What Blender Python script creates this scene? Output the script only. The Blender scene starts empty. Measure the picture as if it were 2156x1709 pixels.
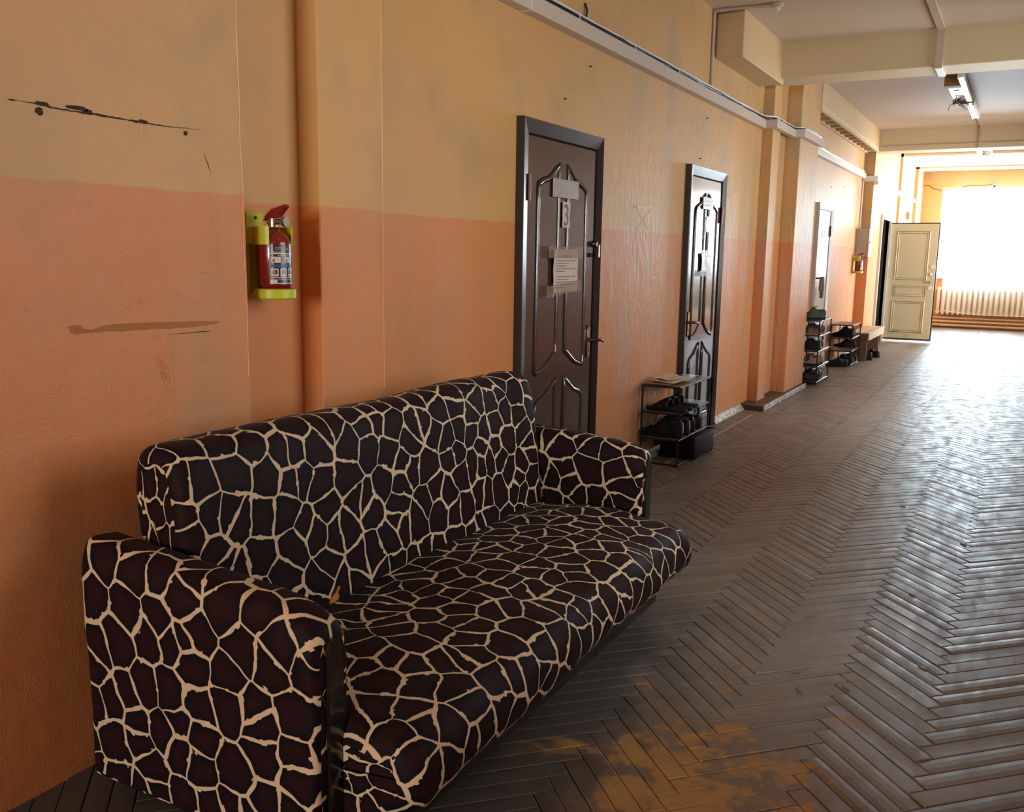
import bpy, bmesh, math, random
from mathutils import Vector, Matrix, noise as mnoise

RND = random.Random(11)
SC = bpy.context.scene
COL = SC.collection
PI = math.pi

# ------------------------------------------------------------------ camera
CAM_P = (2.246, 0.0, 1.4265)
F_PX, YAW, PITCH, ROLL = 1909.0, 0.508684, 0.167795, 0.0150924
def cam_axes():
    f = Vector((-math.sin(YAW)*math.cos(PITCH), math.cos(YAW)*math.cos(PITCH), -math.sin(PITCH)))
    r = Vector((math.cos(YAW), math.sin(YAW), 0)); u = r.cross(f)
    c, s = math.cos(ROLL), math.sin(ROLL)
    return c*r + s*u, -s*r + c*u, f
CR, CU, CF = cam_axes()
cd = bpy.data.cameras.new('camera'); cam = bpy.data.objects.new('camera', cd); COL.objects.link(cam)
cd.sensor_fit = 'HORIZONTAL'; cd.sensor_width = 36.0; cd.lens = F_PX/2156*36.0
cd.clip_start = 0.02; cd.clip_end = 200
M = Matrix((CR, CU, -CF)).transposed().to_4x4(); M.translation = Vector(CAM_P); cam.matrix_world = M
SC.camera = cam

# ------------------------------------------------------------------ world, daylight, exposure
wd = bpy.data.worlds.new('world'); SC.world = wd; wd.use_nodes = True
bg = wd.node_tree.nodes['Background']; bg.inputs[0].default_value = (0.80, 0.90, 1.0, 1); bg.inputs[1].default_value = 1.2
def area(name, loc, rot, sx, sy, power, col):
    l = bpy.data.lights.new(name, 'AREA'); l.shape = 'RECTANGLE'; l.size = sx; l.size_y = sy
    l.energy = power; l.color = col
    o = bpy.data.objects.new(name, l); COL.objects.link(o); o.location = loc; o.rotation_euler = rot
    return o
# daylight standing in the window openings (sky light just outside the glass)
SKY = (0.66, 0.86, 1.0); WARM = (1.0, 0.96, 0.89)   # clear sky at the end window, warm tint for the unseen windows
# unseen windows opposite the doors, added for light: y0, y1, sill height, daylight power
SIDE = ((-3.9, -1.6, 0.95, 72), (2.2, 4.5, 0.95, 22), (7.5, 9.7, 0.95, 40), (12.45, 14.4, 0.95, 36), (15.3, 19.5, 0.30, 250))
area('daylight_end', (1.5, 21.75, 1.95), (-PI/2, 0, 0), 2.0, 1.9, 370, SKY)
for y0_, y1_, z0_, pw_ in SIDE:
    area('unseen_side_light', (3.42, (y0_+y1_)/2, (z0_+2.85)/2), (0, PI/2, 0), 2.85-z0_, y1_-y0_, pw_, WARM)  # unseen lamps, powers set one by one to even out the walls
area('daylight_back', (1.5, -6.45, 1.95), (PI/2, 0, 0), 2.0, 1.9, 205, WARM)
SC.view_settings.view_transform = 'Standard'; SC.view_settings.look = 'None'
SC.view_settings.exposure = 0.95; SC.view_settings.gamma = 1.0; SC.view_settings.use_curve_mapping = False

SC.cycles.max_bounces = 5; SC.cycles.diffuse_bounces = 4; SC.cycles.glossy_bounces = 2; SC.cycles.transmission_bounces = 2
SC.cycles.transparent_max_bounces = 8; SC.cycles.caustics_reflective = False; SC.cycles.caustics_refractive = False
SC.cycles.use_adaptive_sampling = True; SC.cycles.adaptive_threshold = 0.08

# ------------------------------------------------------------------ helpers: materials
def nm(name):
    m = bpy.data.materials.new(name); m.use_nodes = True
    nt = m.node_tree; return m, nt, nt.nodes['Principled BSDF']
def nd(nt, t, **k):
    n = nt.nodes.new(t)
    for a, b in k.items(): setattr(n, a, b)
    return n
def lk(nt, a, b): nt.links.new(a, b)
def setin(n, **k):
    for a, b in k.items():
        n.inputs[a.replace('_', ' ')].default_value = b
def simple(name, col, rough=0.5, metal=0.0, spec=0.5, var=0.0, vscale=30, bump=0.0, coat=0.0):
    m, nt, b = nm(name)
    b.inputs['Base Color'].default_value = (*col, 1); b.inputs['Roughness'].default_value = rough
    b.inputs['Metallic'].default_value = metal; b.inputs['Specular IOR Level'].default_value = spec
    if coat: b.inputs['Coat Weight'].default_value = coat; b.inputs['Coat Roughness'].default_value = 0.10
    if var or bump:
        tc = nd(nt, 'ShaderNodeTexCoord'); no = nd(nt, 'ShaderNodeTexNoise'); no.inputs['Scale'].default_value = vscale
        no.inputs['Detail'].default_value = 5; lk(nt, tc.outputs['Object'], no.inputs['Vector'])
        if var:
            mx = nd(nt, 'ShaderNodeMix', data_type='RGBA')
            mx.inputs[6].default_value = (*[c*(1-var) for c in col], 1); mx.inputs[7].default_value = (*[min(1, c*(1+var)) for c in col], 1)
            lk(nt, no.outputs['Fac'], mx.inputs[0]); lk(nt, mx.outputs[2], b.inputs['Base Color'])
        if bump:
            bp = nd(nt, 'ShaderNodeBump'); bp.inputs['Strength'].default_value = bump; bp.inputs['Distance'].default_value = 0.002
            lk(nt, no.outputs['Fac'], bp.inputs['Height']); lk(nt, bp.outputs[0], b.inputs['Normal'])
    return m
def mth(nt, op, a=None, b=None, c=None, clamp=False):
    n = nd(nt, 'ShaderNodeMath', operation=op); n.use_clamp = clamp
    for i, v in enumerate((a, b, c)):
        if v is None: continue
        if isinstance(v, (int, float)): n.inputs[i].default_value = v
        else: lk(nt, v, n.inputs[i])
    return n.outputs[0]
def mixc(nt, fac, a, b):
    n = nd(nt, 'ShaderNodeMix', data_type='RGBA')
    for i, v in ((0, fac), (6, a), (7, b)):
        if isinstance(v, tuple): n.inputs[i].default_value = (*v, 1)
        elif isinstance(v, (int, float)): n.inputs[i].default_value = v
        else: lk(nt, v, n.inputs[i])
    return n.outputs[2]
def smooth(nt, v, lo, hi, a=0.0, b=1.0):
    n = nd(nt, 'ShaderNodeMapRange', interpolation_type='SMOOTHSTEP')
    lk(nt, v, n.inputs[0])
    for i, x in enumerate((lo, hi, a, b)): n.inputs[i+1].default_value = x
    return n.outputs[0]
def tnoise(nt, vec, scale, detail=4, rough=0.55, dist=0.0):
    n = nd(nt, 'ShaderNodeTexNoise'); n.inputs['Scale'].default_value = scale; n.inputs['Detail'].default_value = detail
    n.inputs['Roughness'].default_value = rough; n.inputs['Distortion'].default_value = dist
    lk(nt, vec, n.inputs['Vector']); return n
def vmul(nt, vec, s):
    n = nd(nt, 'ShaderNodeVectorMath', operation='MULTIPLY'); lk(nt, vec, n.inputs[0]); n.inputs[1].default_value = s
    return n.outputs[0]

TAN = (0.62, 0.350, 0.122); ORANGE = (0.64, 0.238, 0.074)
def wall_paint(name, top=TAN, low=ORANGE, gloss=0.5):
    m, nt, b = nm(name)
    geo = nd(nt, 'ShaderNodeNewGeometry'); P = geo.outputs['Position']
    sp = nd(nt, 'ShaderNodeSeparateXYZ'); lk(nt, P, sp.inputs[0])
    edge = tnoise(nt, vmul(nt, P, (1, 1, 0.3)), 9, 1)
    lift = smooth(nt, sp.outputs[1], 2.1085, 2.112, 0.014, 0.0)
    h = mth(nt, 'ADD', mth(nt, 'MULTIPLY_ADD', edge.outputs['Fac'], 0.014, 1.565), lift)
    up = mth(nt, 'SUBTRACT', sp.outputs[2], h)
    fac = smooth(nt, up, -0.004, 0.006)
    # faded, chalky streaks running down the old paint
    streak = tnoise(nt, vmul(nt, P, (4.2, 4.2, 0.75)), 1.0, 4, 0.68, 1.2)
    blot = tnoise(nt, P, 2.3, 3, 0.6)
    age = smooth(nt, sp.outputs[1], 4.0, 6.2, 0.30, 1.0)
    sf = mth(nt, 'MULTIPLY', smooth(nt, mth(nt, 'MULTIPLY_ADD', blot.outputs['Fac'], 0.5, mth(nt, 'MULTIPLY', streak.outputs['Fac'], 0.5)), 0.37, 0.70), age)
    lowc = mixc(nt, sf, low, (0.54, 0.335, 0.21))
    topc = mixc(nt, sf, top, (0.51, 0.362, 0.21))
    c = mixc(nt, fac, lowc, topc)
    dirt = smooth(nt, blot.outputs['Fac'], 0.45, 0.8, 0.0, 0.42)
    c = mixc(nt, dirt, c, tuple(v*0.62 for v in (0.62, 0.36, 0.16)))
    lk(nt, c, b.inputs['Base Color'])
    b.inputs['Roughness'].default_value = gloss; b.inputs['Specular IOR Level'].default_value = 0.5
    fine = tnoise(nt, P, 190, 1, 0.6); rip = tnoise(nt, vmul(nt, P, (8, 8, 3.2)), 1.0, 4, 0.66, 2.2)
    lump = tnoise(nt, P, 5.5, 2, 0.55)
    hh = mth(nt, 'ADD', mth(nt, 'MULTIPLY', fine.outputs['Fac'], 0.34),
             mth(nt, 'ADD', mth(nt, 'MULTIPLY', rip.outputs['Fac'], smooth(nt, sp.outputs[1], 4.6, 6.0, 0.25, 2.6)), mth(nt, 'MULTIPLY', lump.outputs['Fac'], 1.6)))
    bp = nd(nt, 'ShaderNodeBump'); bp.inputs['Strength'].default_value = 0.55; bp.inputs['Distance'].default_value = 0.006
    lk(nt, hh, bp.inputs['Height']); lk(nt, bp.outputs[0], b.inputs['Normal'])
    return m
def ceiling_mat(name, col):
    m, nt, b = nm(name)
    geo = nd(nt, 'ShaderNodeNewGeometry'); P = geo.outputs['Position']
    n1 = tnoise(nt, vmul(nt, P, (0.9, 3.0, 1)), 1.6, 5, 0.6); n2 = tnoise(nt, P, 60, 3)
    f = smooth(nt, n1.outputs['Fac'], 0.42, 0.78, 0, 0.22)
    lk(nt, mixc(nt, f, col, tuple(c*k for c, k in zip(col, (0.80, 0.74, 0.66)))), b.inputs['Base Color'])
    b.inputs['Roughness'].default_value = 0.6
    bp = nd(nt, 'ShaderNodeBump'); bp.inputs['Strength'].default_value = 0.3; bp.inputs['Distance'].default_value = 0.003
    lk(nt, n2.outputs['Fac'], bp.inputs['Height']); lk(nt, bp.outputs[0], b.inputs['Normal'])
    return m
def floor_mat(name):
    m, nt, b = nm(name)
    geo = nd(nt, 'ShaderNodeNewGeometry'); P = geo.outputs['Position']
    oi = nd(nt, 'ShaderNodeObjectInfo')
    rnd = mth(nt, 'FRACT', mth(nt, 'ADD', oi.outputs['Random'], geo.outputs['Random Per Island']))
    grain = tnoise(nt, P, 55, 3, 0.65); blot = tnoise(nt, P, 3.4, 5, 0.62, 0.4); fineb = tnoise(nt, P, 17, 4, 0.7)
    base = mixc(nt, rnd, (0.185, 0.162, 0.138), (0.262, 0.230, 0.196))
    base = mixc(nt, mth(nt, 'MULTIPLY', grain.outputs['Fac'], 0.5), base, (0.045, 0.034, 0.027))
    # bare worn wood: patches where the varnish is gone, in front of the seat
    sp = nd(nt, 'ShaderNodeSeparateXYZ'); lk(nt, P, sp.inputs[0])
    dx = mth(nt, 'DIVIDE', mth(nt, 'SUBTRACT', sp.outputs[0], 1.56), 0.62)
    dy = mth(nt, 'DIVIDE', mth(nt, 'SUBTRACT', sp.outputs[1], 2.20), 0.80)
    rr = mth(nt, 'SQRT', mth(nt, 'ADD', mth(nt, 'MULTIPLY', dx, dx), mth(nt, 'MULTIPLY', dy, dy)))
    mask = mth(nt, 'ADD', mth(nt, 'MULTIPLY_ADD', rr, -0.42, 0.42),
               mth(nt, 'ADD', mth(nt, 'MULTIPLY', mth(nt, 'SUBTRACT', blot.outputs['Fac'], 0.5), 1.5),
                   mth(nt, 'MULTIPLY', mth(nt, 'SUBTRACT', fineb.outputs['Fac'], 0.5), 0.5)))
    bare = smooth(nt, mask, 0.20, 0.36)
    tint = smooth(nt, mth(nt, 'ADD', mask, smooth(nt, sp.outputs[1], 1.6, 3.0, 0.35, -0.2)), -0.05, 0.30, 0.0, 0.75)
    far = smooth(nt, sp.outputs[1], 3.3, 4.2, 1.0, 0.0)
    bare = mth(nt, 'MULTIPLY', bare, far)
    base = mixc(nt, mth(nt, 'MULTIPLY', tint, far), base, (0.135, 0.075, 0.038))
    wood = mixc(nt, fineb.outputs['Fac'], (0.25, 0.125, 0.035), (0.44, 0.24, 0.075))
    c = mixc(nt, bare, base, wood)
    # grime trodden into the boards along the front of the seat
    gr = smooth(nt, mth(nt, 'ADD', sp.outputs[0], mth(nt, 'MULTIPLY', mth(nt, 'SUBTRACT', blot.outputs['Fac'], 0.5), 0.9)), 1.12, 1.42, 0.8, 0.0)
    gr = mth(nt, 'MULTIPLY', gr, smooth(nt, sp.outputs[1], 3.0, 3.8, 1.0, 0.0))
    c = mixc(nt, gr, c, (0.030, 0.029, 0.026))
    lk(nt, c, b.inputs['Base Color'])
    scuff = tnoise(nt, vmul(nt, P, (7, 2.4, 1)), 2.0, 4, 0.7)
    ro = mth(nt, 'ADD', smooth(nt, scuff.outputs['Fac'], 0.3, 0.75, 0.38, 0.58), mth(nt, 'MULTIPLY', mth(nt, 'MAXIMUM', bare, gr), 0.22))
    lk(nt, ro, b.inputs['Roughness']); b.inputs['Specular IOR Level'].default_value = 0.6
    hh = mth(nt, 'ADD', mth(nt, 'MULTIPLY', grain.outputs['Fac'], 0.25), mth(nt, 'MULTIPLY', fineb.outputs['Fac'], 0.6))
    bp = nd(nt, 'ShaderNodeBump'); bp.inputs['Strength'].default_value = 0.35; bp.inputs['Distance'].default_value = 0.003
    lk(nt, hh, bp.inputs['Height']); lk(nt, bp.outputs[0], b.inputs['Normal'])
    return m
def giraffe_mat(name):
    m, nt, b = nm(name)
    uv = nd(nt, 'ShaderNodeUVMap'); uv.uv_map = 'UVMap'; U = uv.outputs[0]
    wob = tnoise(nt, U, 13, 1, 0.5)
    off = nd(nt, 'ShaderNodeVectorMath', operation='MULTIPLY_ADD'); lk(nt, wob.outputs['Color'], off.inputs[0])
    off.inputs[1].default_value = (0.030, 0.030, 0); lk(nt, U, off.inputs[2])
    def vor(scale, out='Distance', feat='DISTANCE_TO_EDGE', rand=0.95, src=None):
        v = nd(nt, 'ShaderNodeTexVoronoi', feature=feat, voronoi_dimensions='2D'); v.inputs['Scale'].default_value = scale
        v.inputs['Randomness'].default_value = rand; lk(nt, src or off.outputs[0], v.inputs['Vector']); return v.outputs[out]
    d1 = vor(11.0)
    wn = tnoise(nt, U, 9, 2); tooth = tnoise(nt, U, 34, 1)
    w = mth(nt, 'ADD', smooth(nt, wn.outputs['Fac'], 0.30, 0.72, 0.016, 0.068), smooth(nt, tooth.outputs['Fac'], 0.58, 0.72, 0.0, 0.06))
    l1 = smooth(nt, mth(nt, 'SUBTRACT', d1, w), -0.008, 0.012, 1, 0)
    line = l1
    cell = vor(11.0, 'Color', 'F1'); sc = nd(nt, 'ShaderNodeSeparateColor'); lk(nt, cell, sc.inputs[0])
    tone = tnoise(nt, U, 30, 3)
    dark = mixc(nt, mth(nt, 'MULTIPLY', tone.outputs['Fac'], smooth(nt, d1, 0.05, 0.35)), (0.005, 0.0035, 0.006), (0.030, 0.007, 0.007))
    cream = mixc(nt, tone.outputs['Fac'], (0.50, 0.37, 0.235), (0.68, 0.54, 0.37))
    lk(nt, mixc(nt, line, dark, cream), b.inputs['Base Color'])
    b.inputs['Roughness'].default_value = 0.6; b.inputs['Specular IOR Level'].default_value = 0.10
    b.inputs['Sheen Weight'].default_value = 0.02; b.inputs['Sheen Roughness'].default_value = 0.4
    fz = tnoise(nt, U, 420, 2); wr = tnoise(nt, U, 6, 3)
    bp = nd(nt, 'ShaderNodeBump'); bp.inputs['Strength'].default_value = 0.35; bp.inputs['Distance'].default_value = 0.004
    lk(nt, mth(nt, 'ADD', mth(nt, 'MULTIPLY', fz.outputs['Fac'], 0.2), mth(nt, 'MULTIPLY', wr.outputs['Fac'], 1.2)), bp.inputs['Height'])
    lk(nt, bp.outputs[0], b.inputs['Normal'])
    return m
def worn_white(name):
    m, nt, b = nm(name)
    geo = nd(nt, 'ShaderNodeNewGeometry'); n = tnoise(nt, vmul(nt, geo.outputs['Position'], (1, 0.5, 1)), 38, 6, 0.75)
    lk(nt, mixc(nt, smooth(nt, n.outputs['Fac'], 0.42, 0.62), (0.62, 0.60, 0.55), (0.13, 0.115, 0.10)), b.inputs['Base Color'])
    b.inputs['Roughness'].default_value = 0.55; return m
def sheer_mat(name):
    m, nt, b = nm(name); nt.nodes.remove(b); out = nt.nodes['Material Output']
    tr = nd(nt, 'ShaderNodeBsdfTransparent'); tl = nd(nt, 'ShaderNodeBsdfTranslucent'); df = nd(nt, 'ShaderNodeBsdfDiffuse')
    tl.inputs[0].default_value = (0.95, 0.95, 0.95, 1); df.inputs[0].default_value = (0.9, 0.88, 0.86, 1)
    a = nd(nt, 'ShaderNodeMixShader'); a.inputs[0].default_value = 0.5; lk(nt, tl.outputs[0], a.inputs[1]); lk(nt, df.outputs[0], a.inputs[2])
    c = nd(nt, 'ShaderNodeMixShader'); c.inputs[0].default_value = 0.32; lk(nt, tr.outputs[0], c.inputs[1]); lk(nt, a.outputs[0], c.inputs[2])
    lk(nt, c.outputs[0], out.inputs[0]); return m
def pane_mat(name):
    m, nt, b = nm(name); nt.nodes.remove(b); out = nt.nodes['Material Output']
    tr = nd(nt, 'ShaderNodeBsdfTransparent'); gl = nd(nt, 'ShaderNodeBsdfGlossy'); gl.inputs['Roughness'].default_value = 0.02
    fr = nd(nt, 'ShaderNodeFresnel'); fr.inputs[0].default_value = 1.35
    c = nd(nt, 'ShaderNodeMixShader'); lk(nt, fr.outputs[0], c.inputs[0]); lk(nt, tr.outputs[0], c.inputs[1]); lk(nt, gl.outputs[0], c.inputs[2])
    lk(nt, c.outputs[0], out.inputs[0]); return m
def tape_mat(name):
    m, nt, b = nm(name); b.inputs['Base Color'].default_value = (0.42, 0.27, 0.17, 1); b.inputs['Roughness'].default_value = 0.22
    b.inputs['Alpha'].default_value = 0.45; return m

MT = {}
MT['wall'] = wall_paint('wall_paint')
MT['ceil'] = ceiling_mat('ceiling_paint', (0.62, 0.515, 0.41))
MT['beam'] = ceiling_mat('beam_paint', (0.66, 0.56, 0.37))
MT['haunch'] = ceiling_mat('haunch_paint', (0.62, 0.46, 0.26))
MT['floor'] = floor_mat('parquet')
MT['subfloor'] = simple('subfloor_dirt', (0.018, 0.014, 0.011), 0.9)
MT['giraffe'] = giraffe_mat('giraffe_velour')
MT['lacquer'] = simple('dark_lacquer', (0.012, 0.009, 0.008), 0.25, coat=0.5)
MT['door'] = simple('brown_door_enamel', (0.060, 0.037, 0.029), 0.16, 0.0, 0.9, 0.25, 60, 0.03, 1.0)
MT['doorframe'] = simple('dark_door_frame', (0.035, 0.028, 0.026), 0.26, 0.3, 0.5, 0.2, 50, 0.1)
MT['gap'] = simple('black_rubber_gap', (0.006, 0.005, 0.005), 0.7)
MT['chrome'] = simple('chrome', (0.62, 0.58, 0.55), 0.22, 1.0)
MT['bronze'] = simple('dark_bronze', (0.10, 0.045, 0.035), 0.3, 0.9)
MT['brass'] = simple('brass', (0.62, 0.42, 0.16), 0.25, 1.0)
MT['plate'] = simple('grey_plaque', (0.33, 0.29, 0.26), 0.35, 0.2)
MT['lettering'] = simple('pale_lettering', (0.60, 0.55, 0.50), 0.4)
MT['paper'] = simple('paper', (0.62, 0.53, 0.44), 0.6, var=0.08, vscale=25)
MT['ink'] = simple('printed_ink', (0.16, 0.14, 0.125), 0.6)
MT['tape'] = tape_mat('parcel_tape')
MT['whitedoor'] = simple('pale_door_enamel', (0.60, 0.60, 0.60), 0.18, 0.0, 0.6, 0.03, 40)
MT['cream'] = simple('cream_door_panel', (0.56, 0.49, 0.32), 0.45, var=0.04, vscale=15)
MT['pvc'] = simple('white_pvc', (0.58, 0.50, 0.43), 0.35, var=0.05, vscale=14)
MT['pvcw'] = simple('white_pvc_clean', (0.72, 0.70, 0.66), 0.35)
MT['cable_b'] = simple('black_cable', (0.015, 0.015, 0.018), 0.3)
MT['cable_w'] = simple('pale_cable', (0.75, 0.76, 0.78), 0.25)
MT['lime'] = simple('lime_plastic', (0.50, 0.52, 0.018), 0.38)
MT['red'] = simple('red_enamel', (0.20, 0.010, 0.008), 0.22, coat=0.6)
MT['redhead'] = simple('red_plastic', (0.22, 0.014, 0.014), 0.3)
MT['label_d'] = simple('label_dark', (0.022, 0.022, 0.030), 0.3, coat=0.5)
MT['label_w'] = simple('label_white', (0.62, 0.55, 0.50), 0.35)
MT['label_b'] = simple('label_blue', (0.02, 0.09, 0.26), 0.35)
MT['label_r'] = simple('label_red', (0.50, 0.05, 0.03), 0.35)
MT['steel'] = simple('steel', (0.45, 0.42, 0.38), 0.3, 1.0)
MT['blackpipe'] = simple('black_tube', (0.014, 0.013, 0.013), 0.28, 0.3)
MT['shelf'] = simple('grey_brown_shelf', (0.16, 0.12, 0.09), 0.38, var=0.15)
MT['shoe_b'] = simple('black_leather', (0.007, 0.0065, 0.007), 0.45, spec=0.25, var=0.3, vscale=60, bump=0.2)
MT['shoe_n'] = simple('navy_suede', (0.008, 0.008, 0.012), 0.7, spec=0.2)
MT['shoe_br'] = simple('brown_leather', (0.055, 0.028, 0.018), 0.4, var=0.3, vscale=40)
MT['shoe_t'] = simple('tan_canvas', (0.26, 0.17, 0.10), 0.7)
MT['shoe_g'] = simple('dark_green_cloth', (0.045, 0.055, 0.036), 0.7)
MT['sole_b'] = simple('black_sole', (0.008, 0.008, 0.008), 0.7, spec=0.2)
MT['sole_w'] = simple('white_sole', (0.62, 0.60, 0.56), 0.5)
MT['sole_t'] = simple('tan_sole', (0.22, 0.13, 0.07), 0.6)
MT['lining'] = simple('shoe_lining', (0.022, 0.020, 0.020), 0.8)
MT['lace'] = simple('lace', (0.05, 0.05, 0.05), 0.7)
MT['lace_w'] = simple('pale_lace', (0.55, 0.54, 0.50), 0.7)
MT['bag'] = simple('black_nylon', (0.006, 0.006, 0.0065), 0.6, spec=0.2, bump=0.4, vscale=9)
MT['news'] = simple('newsprint', (0.72, 0.60, 0.47), 0.7, var=0.18, vscale=40)
MT['kraft'] = simple('kraft_paper', (0.36, 0.20, 0.10), 0.7, var=0.1)
MT['blue'] = simple('blue_cover', (0.02, 0.04, 0.16), 0.3)
MT['bench'] = simple('pale_old_wood', (0.50, 0.40, 0.28), 0.6, var=0.25, vscale=18)
MT['benchleg'] = simple('brown_old_wood', (0.20, 0.115, 0.062), 0.6, var=0.2, vscale=14)
MT['box'] = simple('grey_metal_box', (0.42, 0.36, 0.29), 0.4)
MT['boxdoor'] = simple('pale_metal_door', (0.66, 0.66, 0.64), 0.25)
MT['radiator'] = simple('cream_radiator', (0.74, 0.66, 0.52), 0.4)
MT['pipe'] = simple('ochre_pipe', (0.62, 0.43, 0.26), 0.4)
MT['sheer'] = sheer_mat('sheer_curtain')
MT['pane'] = pane_mat('window_pane')
MT['frame_w'] = simple('white_window_frame', (0.78, 0.78, 0.76), 0.4)
MT['bottle'] = simple('teal_glass', (0.15, 0.40, 0.38), 0.15)
MT['worn'] = worn_white('worn_white_board')
MT['plinthtop'] = simple('brown_plinth', (0.075, 0.042, 0.03), 0.5, var=0.3)
MT['crack'] = simple('plaster_hole', (0.045, 0.025, 0.012), 0.9)
MT['mesh_tape'] = simple('bare_mesh_tape', (0.40, 0.155, 0.048), 0.8, var=0.3, vscale=300)
MT['ridge'] = simple('lifted_paint_and_glint_edge', (0.74, 0.38, 0.17), 0.5)
MT['scratch'] = simple('bare_plaster_and_edge_glint', (0.74, 0.54, 0.33), 0.8)
MT['chalk'] = simple('white_plaster_scratch', (0.85, 0.74, 0.60), 0.8)
MT['foam'] = simple('ochre_foam', (0.48, 0.20, 0.025), 0.9)
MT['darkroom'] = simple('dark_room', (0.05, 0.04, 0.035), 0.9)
MT['glove'] = simple('brown_work_glove', (0.20, 0.13, 0.085), 0.8, var=0.3, vscale=50)
MT['nail'] = simple('rusty_nail', (0.05, 0.025, 0.015), 0.6, 0.4)
MT['lampw'] = simple('white_lamp_metal', (0.78, 0.80, 0.82), 0.3)
MT['board'] = simple('ballast_board', (0.34, 0.20, 0.09), 0.6)
MT['yellowpaint'] = simple('yellow_jamb', (0.62, 0.48, 0.18), 0.5)
MT['ceilstrip'] = simple('ceiling_trunking', (0.56, 0.45, 0.34), 0.45)
MT['batten'] = simple('pale_batten', (0.22, 0.145, 0.085), 0.5, var=0.2)

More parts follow.
